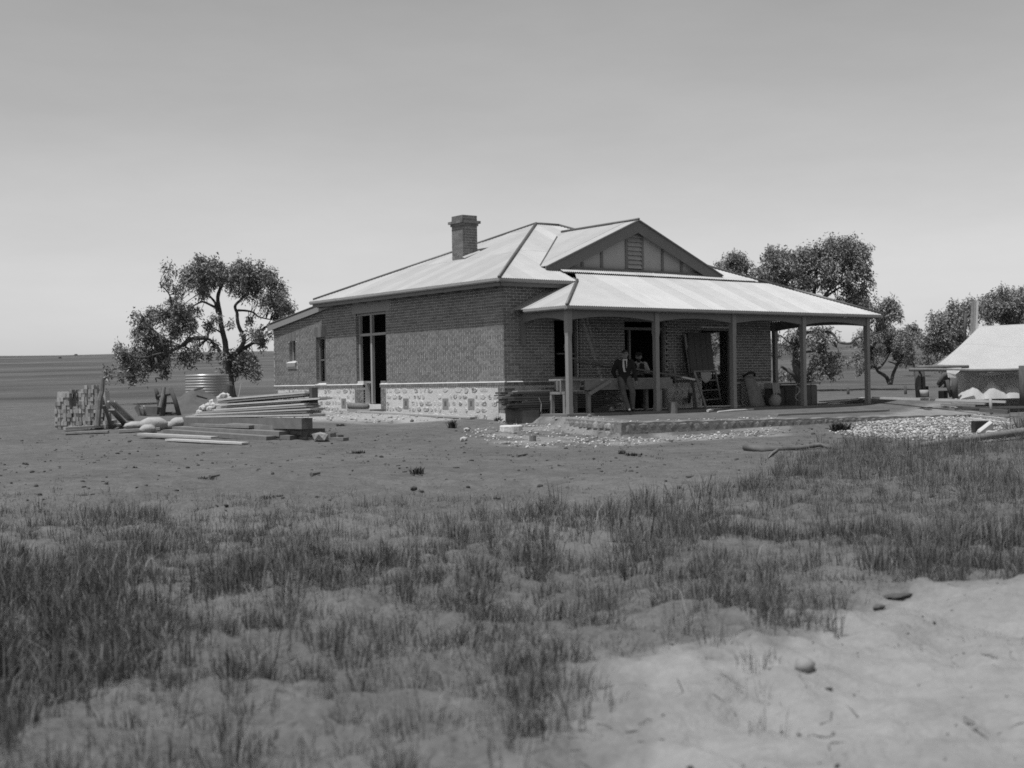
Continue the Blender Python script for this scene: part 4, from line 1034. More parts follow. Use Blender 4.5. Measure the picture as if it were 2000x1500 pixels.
# leaning twin-stemmed mallee on the plain
MC = []
for a in ((1720, 650, 40, 14, 12), (1690, 656, 24, 12, 7), (1752, 664, 34, 16, 10), (1700, 690, 20, 14, 5), (1735, 690, 30, 14, 7), (1770, 680, 18, 16, 6), (1675, 705, 16, 9, 4), (1690, 720, 14, 8, 3), (1780, 700, 16, 14, 5), (1715, 668, 40, 20, 8)): blob(*a, seed=int(a[0] + 2 * a[1]), r=(9, 13), lst=MC)
tree('mallee_tree', 'low twin-stemmed tree leaning apart on the plain right of the verandah', 74, [([(1738, 752), (1734, 740), (1722, 730), (1712, 722), (1706, 706), (1700, 690)], 5, 1.2, 0), ([(1738, 752), (1746, 730), (1752, 714), (1760, 704), (1758, 690), (1752, 680)], 4, 1.2, .3), ([(1712, 722), (1728, 706), (1734, 690)], 2.5, 1, -.3), ([(1752, 714), (1742, 708), (1734, 706)], 2, .8, 0), ([(1756, 708), (1748, 700), (1750, 690), (1756, 676)], 2.2, 1, .4), ([(1762, 706), (1772, 716)], 1.6, .8, 0)], MC, leafm='leaf_light', seed=4, depth=1.0)
TC = []
for a in ((1880, 600, 18, 12, 7), (1890, 612, 14, 20, 6), (1850, 630, 30, 18, 12), (1830, 645, 24, 22, 10), (1860, 660, 34, 22, 14), (1880, 640, 22, 20, 9), (1840, 690, 26, 18, 10), (1815, 660, 12, 16, 4), (1850, 710, 20, 10, 5)): blob(*a, seed=int(a[0] + 3 * a[1]), r=(12, 17), lst=TC)
tree('gum_tree', 'dense rounded gum tree close behind the left end of the tent', 62, [([(1852, 768), (1850, 730), (1856, 690), (1868, 650), (1878, 615)], 7, 1.5, .3), ([(1856, 690), (1838, 665), (1824, 650)], 3.4, 1, -.5), ([(1842, 745), (1830, 756), (1826, 766)], 3, 3.6, -.4)], TC, leafm='leaf_light', seed=5, depth=1.3)
TC = []
for a in ((1950, 585, 34, 16, 12), (1985, 580, 30, 16, 10), (1940, 610, 30, 18, 10), (1975, 612, 34, 18, 12), (2020, 600, 30, 24, 12), (1930, 600, 12, 16, 4), (1990, 640, 40, 12, 8)): blob(*a, seed=int(a[0] + 5 * a[1]), r=(13, 18), lst=TC)
tree('gum_tree', 'dense gum tree whose crown stands above the tent ridge', 66, [([(1972, 770), (1970, 700), (1966, 640), (1960, 600)], 7, 1.5, 0), ([(1968, 660), (1990, 630), (2000, 600)], 3.4, 1, .5), ([(1966, 650), (1944, 620)], 3, 1, -.5)], TC, leafm='leaf_light', seed=6, depth=1.3)
SC_ = []
for a in ((1795, 660, 12, 8, 4), (1770, 652, 14, 8, 4), (1780, 645, 8, 6, 2)): blob(*a, seed=int(a[0] + 7 * a[1]), r=(9, 12), lst=SC_)
tree('mallee_tree', 'small round-headed tree on the plain behind the twin-stemmed tree', 96, [([(1786, 745), (1786, 715), (1780, 690), (1778, 665)], 3, 1, 0)], SC_, leafm='leaf_light', seed=7, depth=.8, leaf=(.24, .06))

# ================================================================== people
RH = Vector((0.7923, -0.6102, 0)); TC = Vector((-0.6102, -0.7923, 0))
def remesh(name, mb, mtl, parent, vox=0.013, smooth_it=3):
    o = mb.build(name, mtl, parent)
    md = o.modifiers.new('r', 'REMESH'); md.mode = 'VOXEL'; md.voxel_size = vox
    sm = o.modifiers.new('s', 'SMOOTH'); sm.iterations = smooth_it; sm.factor = 0.5
    dg = bpy.context.evaluated_depsgraph_get(); me = bpy.data.meshes.new_from_object(o.evaluated_get(dg))
    o.modifiers.clear(); me.name = name; o.data = me
    me.polygons.foreach_set('use_smooth', [True] * len(me.polygons))
    return o
class Fig:
    def __init__(s, base): s.o = Vector(base)
    def p(s, q): return s.o + RH * q[0] + TC * q[1] + Vector((0, 0, q[2]))
    def limb(s, mb, pts, rad, n=12):
        P_ = [s.p(q) for q in pts]; mb.tube(P_, rad, n)
        for q, r in zip(P_, rad): mb.ell(q, (r, r, r), 10, 6)
    def ring(s, mb, rows, n=16):
        """rows of (x, y, z, half width, half depth) lofted"""
        vs = []; fs = []
        for (x, y, z, a, b) in rows:
            for k in range(n):
                t = 2 * math.pi * k / n; vs.append(s.p((x + a * math.cos(t), y + b * math.sin(t), z)))
        for i in range(len(rows) - 1):
            for k in range(n): fs.append((i * n + k, i * n + (k + 1) % n, (i + 1) * n + (k + 1) % n, (i + 1) * n + k))
        fs.append(tuple(range(n - 1, -1, -1))); fs.append(tuple((len(rows) - 1) * n + k for k in range(n)))
        mb.add(vs, fs)
    def hand(s, mb, wrist, d, side, k=1.0):
        """palm, four fingers of different length bent at the knuckle, thumb from the side"""
        w = Vector(wrist); d = Vector(d).normalized(); sd = Vector(side).normalized(); nn = d.cross(sd)
        s.limb(mb, [w, w + d * .04, w + d * .085], [.022, .03, .031], 8)
        for i, (o, l) in enumerate(((-.027, .062), (-.009, .072), (.009, .068), (.026, .052))):
            b = w + d * .085 + sd * o; m_ = b + d * l * .55 + nn * .006; e = m_ + d * l * .42 + nn * .02
            s.limb(mb, [b, m_, e], [.0095, .009, .007], 6)
        t = w + d * .03 + sd * -.03; s.limb(mb, [t, t + d * .035 + sd * -.022, t + d * .07 + sd * -.024 + nn * .01], [.012, .011, .008], 6)
def head(F, mb, c, yaw=0.0):
    """skull, jaw, nose, ears, neck stump; c = head centre in local coordinates"""
    x, y, z = c
    mb.ell(F.p((x, y - .01, z + .02)), (.082, .095, .105), 14, 10); mb.ell(F.p((x, y + .02, z - .055)), (.058, .062, .065), 12, 8)
    mb.add([F.p((x - .014, y + .085, z - .02)), F.p((x + .014, y + .085, z - .02)), F.p((x, y + .085, z + .03)), F.p((x, y + .118, z - .018))], [(0, 1, 3), (1, 2, 3), (2, 0, 3), (0, 2, 1)])
    for s_ in (-1, 1): mb.ell(F.p((x + s_ * .083, y - .01, z)), (.014, .022, .03), 8, 6)
def face(F, c, root):
    x, y, z = c
    for s_ in (-1, 1):
        m = MB(); m.ell(F.p((x + s_ * .032, y + .078, z + .015)), (.013, .011, .008), 8, 6); m.build('eye', 'hair', root, True)
        m = MB(); m.tube([F.p((x + s_ * .015, y + .087, z + .035)), F.p((x + s_ * .05, y + .075, z + .036))], .0055, 5); m.build('eyebrow', 'hair', root)
    m = MB(); m.tube([F.p((x - .025, y + .075, z - .055)), F.p((x, y + .084, z - .057)), F.p((x + .025, y + .075, z - .055))], .0045, 5); m.build('mouth', 'leather', root)

# ---- the man in the suit, leaning back on the bench
mf = Fig((2.62, -2.02, -0.02))
man = thing('person', mf.p((0, 0, 0)), 'man in dark jacket, white shirt and tie leaning back against the workbench', 'person')
SHl, ELl, WRl = (-.19, -.25, 1.385), (-.31, -.33, 1.12), (-.235, -.36, .94)
SHr, ELr, WRr = (.19, -.25, 1.385), (.285, -.27, 1.11), (.315, -.16, .85)
HPl, KNl, ANl = (-.09, -.27, .92), (-.045, -.05, .50), (.075, .12, .10)
HPr, KNr, ANr = (.10, -.27, .92), (.205, -.02, .53), (.19, -.10, .12)
m = MB()
head(mf, m, (.02, -.20, 1.585))
mf.limb(m, [(.01, -.235, 1.38), (.015, -.215, 1.50)], [.058, .054])
mf.ring(m, [(0, -.29, .88, .155, .10), (0, -.28, 1.02, .145, .095), (0, -.26, 1.18, .165, .105), (0, -.25, 1.32, .185, .105), (0, -.24, 1.42, .13, .08), (.01, -.235, 1.46, .06, .055)])
for sh, el, wr in ((SHl, ELl, WRl), (SHr, ELr, WRr)): mf.limb(m, [sh, el, wr], [.058, .043, .03])
for hp, kn, an in ((HPl, KNl, ANl), (HPr, KNr, ANr)):
    mf.limb(m, [hp, kn, an], [.088, .057, .042]); mf.limb(m, [an, (an[0] + .02, an[1] + .14, .045)], [.042, .035])
wl_, wr_ = mf.p(WRl), mf.p(WRr)
def hand_to(F, mb, wr, d, sd):
    Fz = Fig((0, 0, 0)); Fz.p = lambda q: Vector(q); Fz.hand(mb, wr, d, sd)
hand_to(mf, m, wl_, RH * .35 + TC * .5 + Vector((0, 0, -.5)), RH); hand_to(mf, m, wr_, Vector((0, 0, -1)) + RH * .1, -TC)
remesh('body', m, 'skin', man, .0095, 2)
m = MB()
mf.ring(m, [(0, -.265, .80, .185, .125), (0, -.275, .92, .185, .125), (0, -.275, 1.04, .165, .115), (0, -.258, 1.18, .185, .125), (0, -.248, 1.33, .205, .122), (0, -.24, 1.42, .155, .09), (.01, -.237, 1.45, .07, .06)])
for sh, el, wr in ((SHl, ELl, WRl), (SHr, ELr, WRr)):
    w2 = tuple(e + (w - e) * .9 for e, w in zip(el, wr)); mf.limb(m, [sh, el, w2], [.078, .06, .048])
remesh('jacket', m, 'black_cloth', man, .013)
m = MB()
for hp, kn, an in ((HPl, KNl, ANl), (HPr, KNr, ANr)):
    a2 = (an[0], an[1], an[2] - .02); mf.limb(m, [hp, kn, a2], [.108, .078, .062])
mf.ring(m, [(0, -.28, .84, .16, .115), (0, -.28, .98, .155, .11)])
remesh('trousers', m, 'grey_cloth', man, .013)
for an in (ANl, ANr):
    m = MB(); m.ell(mf.p((an[0] + .01, an[1] + .07, an[2] - .055)), (.05, .05, .045), 10, 6); m.ell(mf.p((an[0] + .02, an[1] + .15, an[2] - .065)), (.047, .047, .036), 10, 6); m.ell(mf.p((an[0], an[1] - .01, an[2] - .045)), (.045, .045, .05), 10, 6)
    remesh('shoe', m, 'leather', man, .01)
m = MB(); zf = lambda z: -.248 + .128 - (z - 1.33) * (.0 if z < 1.33 else .28)
m.prism([mf.p((-.055, zf(1.42) - .0, 1.44)), mf.p((.075, zf(1.42), 1.44)), mf.p((.06, zf(1.3), 1.25)), mf.p((.03, zf(1.1) - .005, 1.10)), mf.p((-.03, zf(1.1) - .005, 1.10)), mf.p((-.06, zf(1.3), 1.25))], TC * .012); m.build('shirt', 'white_cloth', man)
m = MB(); m.prism([mf.p((-.012, .0, 1.42)) + TC * (zf(1.42) + .012), mf.p((.035, 0, 1.42)) + TC * (zf(1.42) + .012), mf.p((.05, 0, 1.15)) + TC * (zf(1.15) + .014), mf.p((.015, 0, 1.12)) + TC * (zf(1.12) + .014)], TC * .01); m.build('tie', 'black_cloth', man)
m = MB(); m.tube([mf.p((-.05, -.16, 1.45)), mf.p((.012, -.145, 1.435)), mf.p((.075, -.16, 1.45))], .016, 8); m.build('collar', 'white_cloth', man, True)
face(mf, (.02, -.20, 1.585), man)
m = MB(); m.ell(mf.p((.02, -.225, 1.635)), (.094, .104, .092), 14, 8, noise=.05); remesh('hair', m, 'hair', man, .012)
# ---- the workman behind the bench
wf = Fig((4.30, -.66, 0.05))
man2 = thing('person', wf.p((0, 0, 0)), 'bearded workman in vest with white shirt sleeves rolled, leaning over behind the workbench', 'person')
SHl, ELl, WRl = (-.20, .10, 1.27), (-.25, .22, 1.03), (-.07, .36, .985)
SHr, ELr, WRr = (.20, .10, 1.27), (.29, .20, 1.05), (.12, .36, .985)
m = MB(); hc = (.02, .20, 1.47); head(wf, m, hc)
wf.limb(m, [(.01, .12, 1.28), (.015, .17, 1.39)], [.06, .055])
wf.ring(m, [(0, -.10, .90, .16, .105), (0, -.04, 1.03, .15, .1), (0, .04, 1.14, .17, .105), (0, .09, 1.24, .19, .105), (0, .11, 1.31, .13, .08), (.01, .12, 1.345, .06, .055)])
for sh, el, wr in ((SHl, ELl, WRl), (SHr, ELr, WRr)): wf.limb(m, [sh, el, wr], [.056, .044, .032])
for sx_ in (-.1, .1): wf.limb(m, [(sx_, -.1, .92), (sx_ * 1.3, -.05, .50), (sx_ * 1.4, -.12, .10)], [.088, .058, .042]); wf.limb(m, [(sx_ * 1.4, -.12, .06), (sx_ * 1.5, .03, .045)], [.042, .035])
hand_to(wf, m, wf.p(WRl), TC * .7 + RH * .6, Vector((0, 0, -1))); hand_to(wf, m, wf.p(WRr), TC * .8 - RH * .4, Vector((0, 0, 1)))
remesh('body', m, 'skin', man2, .0095, 2)
m = MB()
for sh, el, wr in ((SHl, ELl, WRl), (SHr, ELr, WRr)):
    w2 = tuple(e + (w - e) * .25 for e, w in zip(el, wr)); wf.limb(m, [sh, el, w2], [.076, .062, .055])
wf.ring(m, [(0, -.02, 1.03, .158, .108), (0, .05, 1.14, .178, .113), (0, .10, 1.25, .196, .112), (0, .115, 1.32, .14, .085), (.01, .125, 1.35, .068, .062)])
remesh('shirt', m, 'lumber', man2, .012)
m = MB()
for s_ in (-1, 1):
    pts = [(s_ * .06, .215, 1.30), (s_ * .17, .165, 1.29), (s_ * .185, .17, 1.15), (s_ * .16, .09, 1.0), (s_ * .02, .11, 1.0), (s_ * .025, .185, 1.12)]
    m.prism([wf.p((a, b + .008, c)) for a, b, c in pts], TC * .012)
m.build('vest', 'vest_cloth', man2)
m = MB()
for sx_ in (-.1, .1): wf.limb(m, [(sx_, -.1, .92), (sx_ * 1.3, -.05, .50), (sx_ * 1.4, -.12, .09)], [.108, .078, .062])
wf.ring(m, [(0, -.11, .86, .17, .12), (0, -.05, 1.02, .165, .115)]); remesh('trousers', m, 'vest_cloth', man2, .013)
for sx_ in (-.14, .14):
    m = MB(); m.ell(wf.p((sx_, -.06, .035)), (.05, .09, .05), 10, 6); m.build('shoe', 'leather', man2, True)
face(wf, hc, man2)
m = MB(); m.ell(wf.p((hc[0], hc[1] + .035, hc[2] - .09)), (.062, .058, .075), 12, 8, noise=.08); remesh('beard', m, 'hair', man2, .011)
m = MB(); wf.ring(m, [(hc[0], hc[1] - .01, hc[2] + .055, .10, .11), (hc[0], hc[1] - .01, hc[2] + .10, .105, .115), (hc[0], hc[1] - .02, hc[2] + .145, .07, .08)]); m.prism([wf.p((hc[0] - .07, hc[1] + .08, hc[2] + .06)), wf.p((hc[0] + .07, hc[1] + .08, hc[2] + .06)), wf.p((hc[0] + .05, hc[1] + .16, hc[2] + .045)), wf.p((hc[0] - .05, hc[1] + .16, hc[2] + .045))], (0, 0, .012)); m.build('cap', 'vest_cloth', man2)

# ================================================================== things under the verandah
def simple(name, mb, mtl, label, cat, base, group=None, **k):
    o = mb.build(name, mtl, None, loc=base, **k); return tag(o, label, cat, group)
bench = thing('workbench', (2.7, -1.35, -.02), 'long rough carpenter bench with deep front board between first two verandah posts', 'workbench')
for i, (y0, y1) in enumerate(((-1.66, -1.38), (-1.37, -1.12), (-1.11, -.92))):
    m = MB(); m.box(.72 + .05 * i, 4.66 - .07 * i, y0, y1, .872, .915); m.build('top_plank', 'lumber_old', bench)
m = MB(); m.box(1.45, 4.70, -1.70, -1.662, .60, .868); m.build('apron_board', 'lumber_old', bench)
m = MB(); m.box(.62, .65, -1.69, -1.655, .57, .895); m.box(.65, 1.44, -1.69, -1.66, .575, .60); m.box(.65, 1.44, -1.69, -1.66, .870, .895); m.box(.652, 1.44, -1.5, -1.47, .60, .868); m.build('tool_box_end', 'lumber_old', bench)
for x in (.86, 1.66, 4.3):
    for y in (-1.58, -1.0):
        m = MB(); m.box(x - .055, x + .055, y - .045, y + .045, -.02, .57 if x < 2 else .87); m.build('leg', 'post_paint' if y < -1.2 and x < 2 else 'lumber_old', bench)
for x in (.86, 1.66):
    m = MB(); m.box(x - .06, x + .06, -1.64, -.95, .575 - .075, .572); m.build('cross_rail', 'lumber_old', bench)
m = MB(); m.bar((1.55, -1.76, .50), (2.35, -1.74, .86), .05, .10); m.build('brace', 'lumber_old', bench)
def plank(a, b, w, t, mtl, label, cat='plank', group=None, up=Vector((0, 0, 1)), name='plank'):
    m = MB(); m.bar(a, b, w, t, up); c = (Vector(a) + Vector(b)) / 2; return simple(name, m, mtl, label, cat, c, group)
plank((1.55, -.75, 1.52), (5.2, -1.56, .93), .09, .045, 'lumber_dark', 'long thin pole slanting down across the workbench past the men', 'pole')
plank((5.15, -1.56, .93), (5.62, -1.66, .84), .06, .05, 'lumber_bright', 'pale freshly cut stick end jutting past the workbench', 'stick')
plank((1.9, -.7, 1.40), (4.6, -1.2, .99), .10, .03, 'lumber_dark', 'dark board lying aslant under the long pole on the workbench', 'plank')
m = MB(); m.box(2.18, 2.28, .03, .10, 1.72, 1.92); simple('paper_note', m, 'paper_white', 'small white card propped inside the dark front window', 'card', (2.23, .06, 1.72))
m = MB(); m.box(1.9, 2.6, .02, .12, 1.62, 1.66); simple('shelf_board', m, 'lumber_dark', 'dark board lying across the unglazed front window opening', 'board', (2.2, .07, 1.62))
plank((3.10, -.75, -.02), (3.12, -.85, .42), .05, .02, 'lumber', 'short pale stake standing on the floor behind the suited man', 'stake', up=Vector((0, -1, 0)))
# stack of boards at the corner, on a bearer
ls = thing('timber_stack', (1.2, -.95, -.1), 'low stack of dark boards against the front plinth at the near corner', 'timber stack')
for j in range(8):
    for i in range(3):
        y = -.32 - i * .27 + R.uniform(-.02, .02); x0 = -.35 + R.uniform(-.25, .25) + (-.45 if (j, i) in ((5, 2), (2, 2)) else 0); z = .10 + j * .062
        m = MB(); m.bar((x0, y, z + .028), (3.3 + R.uniform(-.3, .3), y + R.uniform(-.03, .03), z + .028), .235, .05 if j % 3 else .04); m.build('plank', 'lumber_dark', ls)
m = MB(); m.bar((-.1, -.6, .60), (3.2, -.55, .615), .24, .03); m.build('plank', 'lumber', ls)
for x in (.15, 2.6):
    m = MB(); m.box(x - .28, x + .28, -.98, -.2, -.35, .095); m.build('bearer', 'lumber_dark', ls)
m = MB(); q = [Vector((.38, -1.03, .42)), Vector((.45, -1.05, .25)), Vector((.42, -1.06, .05)), Vector((.5, -1.05, -.12))]; m.tube(q, .008, 5); m.build('rope_end', 'lumber', ls)
# door leaf and sticks leaning by the front door
def lean(px_top, px_bot, w, t, mtl, label, cat, ytop=-.18, zb=-.02, name='plank', group=None, parent=None, yb=None):
    b = onz(px_bot[0], px_bot[1], zb) if yb is None else ony(px_bot[0], px_bot[1], yb); tpt = ony(px_top[0], px_top[1], ytop); m = MB(); m.bar(b, tpt, w, t, up=Vector((0, -1, .15)))
    if parent is not None: return m.build(name, mtl, parent)
    return simple(name, m, mtl, label, cat, b, group)
dl = thing('door_leaf', (7.0, -.45, .9), 'large dark ledged door leaf leaning upright beside the front doorway', 'door leaf')
tl, tr_, bl, br_ = ony(1343, 650, -.14), ony(1388, 650, -.14), ony(1351, 728, -.42), ony(1396, 728, -.42)
for i in range(4):
    f0, f1 = i / 4 + .006, (i + 1) / 4 - .006
    m = MB(); m.prism([bl.lerp(br_, f0), bl.lerp(br_, f1), tl.lerp(tr_, f1), tl.lerp(tr_, f0)], (0, .03, .004)); m.build('board', 'stain_wood', dl)
for f in (.12, .5, .9):
    m = MB(); a, b = bl.lerp(tl, f), br_.lerp(tr_, f); m.prism([a + Vector((0, .034, -.05)), b + Vector((0, .034, -.05)), b + Vector((0, .034, .05)), a + Vector((0, .034, .05))], (0, .02, 0)); m.build('ledge', 'stain_wood', dl)
lean((1337, 652), (1357, 797), .05, .05, 'lumber_old', 'square batten leaning tallest at the left of the door leaf', 'batten')
lean((1341, 655), (1360, 798), .07, .03, 'lumber_dark', 'dark board leaning close against the left edge of the door leaf', 'board', ytop=-.1)
lean((1332, 655), (1352, 796), .035, .035, 'lumber_dark', 'thin dark stick outermost of the sticks leaning by the door leaf', 'stick', ytop=-.12)
lean((1316, 712), (1325, 795), .19, .03, 'lumber_old', 'short wide grey board standing upright behind the chopping block', 'board', ytop=-.75)
lean((1349, 762), (1343, 795), .16, .09, 'lumber_old', 'stubby split block standing beside the leaning battens', 'wood block', ytop=-1.35)
st = thing('sawhorse_ladder', (7.3, -1.0, -.02), 'small wooden trestle ladder with rag hung on it before the door leaf', 'trestle')
A0, A1 = ony(1356, 726, -.75), ony(1397, 724, -.75)
for pa, pb in ((A0, onz(1379, 797, -.02)), (A1, onz(1409, 793, -.02)), (A0 + Vector((0, .12, 0)), onz(1352, 790, -.02) + Vector((.9, .8, 0))), (A1 + Vector((0, .12, 0)), onz(1400, 786, -.02))):
    m = MB(); m.bar(pa, pb, .07, .035, up=Vector((0, -1, 0))); m.build('leg', 'lumber_old', st)
L0, L1 = onz(1379, 797, -.02), onz(1409, 793, -.02)
for f in (.22, .48, .75):
    m = MB(); m.bar(L0.lerp(A0, f), L1.lerp(A1, f), .06, .025); m.build('rung', 'lumber_old', st)
m = MB(); m.bar(A0 + Vector((-.05, .03, .01)), A1 + Vector((.05, .03, .01)), .10, .04); m.build('top_rail', 'lumber_old', st)
m = MB(); vs = []
for i in range(7):
    for j in range(5):
        a = A0.lerp(A1, .25 + .5 * i / 6) + Vector((0, -.045 - .015 * math.sin(i * 1.9), -.02)); vs.append(a + Vector((0, -.01 * j, -.09 * j * (1 - .5 * abs(i - 2.5) / 3.5))))
m.add(vs, [(i * 5 + j, i * 5 + j + 1, i * 5 + j + 6, i * 5 + j + 5) for i in range(6) for j in range(4)]); rag = simple('rag', m, 'sacking', 'crumpled pale rag hanging over the trestle ladder', 'rag', A0, smooth=True); sol = rag.modifiers.new('solid', 'SOLIDIFY'); sol.thickness = .012
b = G(1314, 807); m = MB(); m.tube([b + Vector((0, 0, -.03)), b + Vector((0, 0, .15)), b + Vector((0, 0, .31))], [.15, .143, .145], 12); cb = simple('chopping_block', m, 'bark_pale', 'pale upright log chopping block on the terrace dirt', 'chopping block', b)
# billets on the terrace in front of the door
for i, (a, b, r) in enumerate((((1358, 798), (1452, 792), .032), ((1368, 804), (1425, 800), .03), ((1382, 806), (1462, 796), .042), ((1402, 806), (1472, 801), .028), ((1352, 802), (1412, 802), .024), ((1420, 795), (1466, 797), .03))):
    p0, p1 = G(*a) + Vector((0, 0, r * .8 + .02 * (i == 2))), G(*b) + Vector((0, 0, r * .8)); m = MB()
    k = [p0.lerp(p1, t / 5) + Vector((R.uniform(-.02, .02), R.uniform(-.02, .02), R.uniform(-.004, .008))) for t in range(6)]
    m.tube(k, [r * R.uniform(.8, 1.15) for _ in k], 7)
    simple('billet', m, 'lumber_bright' if i < 4 else 'lumber', ('pale straight pole lying furthest back in front of the doorway', 'short pale billet under the crooked one before the doorway', 'thick crooked billet across the middle of the loose wood', 'pale billet lying nearest the kerb in the loose wood', 'thin stick at the left of the loose wood by the chopping block', 'knotty billet at the right end of the loose wood')[i], 'firewood', p0, 'loose wood on the terrace')
# gear at the right of the doorway
b = Vector((9.35, -.62, -.02))
hb = thing('wheelbarrow', b, 'upended barrow with rounded dark rim leaning on the brick wall', 'wheelbarrow')
m = MB(); t0 = b; n = 12; vs = []; fs = []
for j in range(7):
    f = j / 6; z = f * .95; y = f * .38; wdt = .34 * (1 - .35 * f); dep = .22 * (1 - .3 * f)
    for k in range(n + 1):
        a = math.pi * k / n; vs.append(t0 + Vector((wdt * math.cos(a), y - dep * math.sin(a), z)))
for j in range(6):
    for k in range(n): fs.append((j * (n + 1) + k, j * (n + 1) + k + 1, (j + 1) * (n + 1) + k + 1, (j + 1) * (n + 1) + k))
m.add(vs, fs); bt = m.build('barrow_tray', 'lumber_old', hb, True); bt.modifiers.new('s', 'SOLIDIFY').thickness = .02
m = MB(); m.tube([t0 + Vector((.235 * math.cos(math.pi * k / 12), .36 - .17 * math.sin(math.pi * k / 12), .93 + .13 * math.sin(math.pi * k / 12))) for k in range(13)], .035, 8); m.build('rim', 'leather', hb, True)
def sack(c, r, label, mtl='sacking', name='sack', cat='sack', group=None, h=1.0):
    m = MB(); c = Vector(c); n = 22; rows = 9; vs = []; fs = []; sd_ = R.uniform(0, 9)
    for j in range(rows):
        t = j / (rows - 1); k = (math.sin(math.pi * (.16 + .78 * t)) ** .5)
        for i in range(n):
            a = 2 * math.pi * i / n; q = k * (1 + .12 * math.sin(3 * a + sd_ + 2 * t) + .08 * math.sin(7 * a + t * 5 + sd_) + R.uniform(-.05, .05))
            vs.append(c + Vector((r[0] * q * math.cos(a), r[1] * q * math.sin(a), r[2] * h * t)))
    for j in range(rows - 1):
        for i in range(n): fs.append((j * n + i, j * n + (i + 1) % n, (j + 1) * n + (i + 1) % n, (j + 1) * n + i))
    fs.append(tuple(range(n - 1, -1, -1))); fs.append(tuple((rows - 1) * n + k for k in range(n))); m.add(vs, fs)
    return simple(name, m, mtl, label, cat, c, group, smooth=True)
sack((9.75, -1.0, -.02), (.2, .17, .36), 'full sack slumped on the floor beside the upended barrow')
m = MB(); m.box(10.0, 10.5, -.75, -.35, -.02, .52); simple('wooden_box', m, 'lumber_dark', 'dark plain box standing behind the slumped sack', 'box', (10.2, -.6, -.02), bevel=.01)
m = MB(); vs = []
for i in range(8):
    for j in range(6): vs.append(Vector((9.85 + .05 * i, -.79 - .03 * math.sin(i * 1.4) - .012 * j, .70 - .075 * j * (1 - .08 * (i % 3)))))
m.add(vs, [(i * 6 + j, i * 6 + j + 1, i * 6 + j + 7, i * 6 + j + 6) for i in range(7) for j in range(5)])
m.box(9.85, 10.2, -.76, -.45, .525, .70); o = simple('coat', m, 'sacking', 'pale cloth draped over the dark box by the wall', 'cloth', (10.0, -.7, .52), smooth=False)
tb = thing('packing_case', (11.0, -.9, -.02), 'large dark packing case with pale sheet top at the verandah right end', 'packing case')
m = MB(); m.box(10.55, 11.55, -1.15, -.45, -.02, .62)
m.build('case_body', 'lumber_dark', tb, bevel=.008)
for x in (10.62, 10.95, 11.28):
    m = MB(); m.box(x, x + .27, -1.175, -1.152, .0, .6); m.build('front_slat', 'lumber_dark', tb)
m = MB(); m.prism([(10.45, -1.25, .64), (11.65, -1.25, .655), (11.65, -.4, .67), (10.45, -.4, .65)], (0, 0, .03)); m.build('lid', 'lumber_old', tb)
m = MB()
for k in range(9):
    x = R.uniform(10.5, 11.1); m.tube([(x, -.9 + R.uniform(-.2, .2), .70 + k * .012), (x + .4, -.85 + R.uniform(-.25, .25), .72 + k * .012), (x + .75 + R.uniform(-.1, .1), -.9, .71 + k * .02)], [.014, .012, .005], 5)
simple('brushwood', m, 'bark', 'small heap of dark twigs lying on the packing case lid', 'brushwood', (10.9, -.9, .68))
m = MB(); k = [Vector((10.4 + .15 * math.sin(t), -1.3 - .02 * t, .60 - .08 * t)) for t in range(7)]; m.tube(k, .02, 6); simple('rope', m, 'sacking', 'loose rope hanging down the front of the packing case', 'rope', k[0], smooth=True)
# planks at the right end of the verandah and a sack
for i, (a, b, w, t, mm_) in enumerate((((11.7, -1.6, .0), (13.6, -1.1, .02), .2, .03, 'lumber_bright'), ((12.0, -1.3, .03), (14.2, -.6, .05), .2, .035, 'lumber'), ((12.1, -.9, .06), (14.3, -.2, .08), .22, .03, 'lumber_old'), ((12.3, -1.5, .04), (13.9, -1.25, .05), .12, .03, 'lumber_dark'), ((13.2, -1.2, .10), (15.0, -.3, .13), .18, .03, 'lumber'))):
    plank(a, b, w, t, mm_, ('pale plank lowest and nearest in the pile by the last post', 'grey plank second up in the pile by the last post', 'weathered plank furthest back in the pile by the last post', 'narrow dark plank on the pile by the last post', 'plank jutting out past the last verandah post')[i], 'plank', 'planks by the last verandah post')
sack((12.75, .9, .02), (.45, .25, .17), 'low dark bag lying beyond the planks at the verandah end', mtl='grey_cloth', h=1.3)
plank(G(1516, 812) + Vector((0, 0, .03)), G(1734, 803) + Vector((0, 0, .03)), .14, .045, 'lumber', 'long straight plank laid along the terrace above the stone kerb')

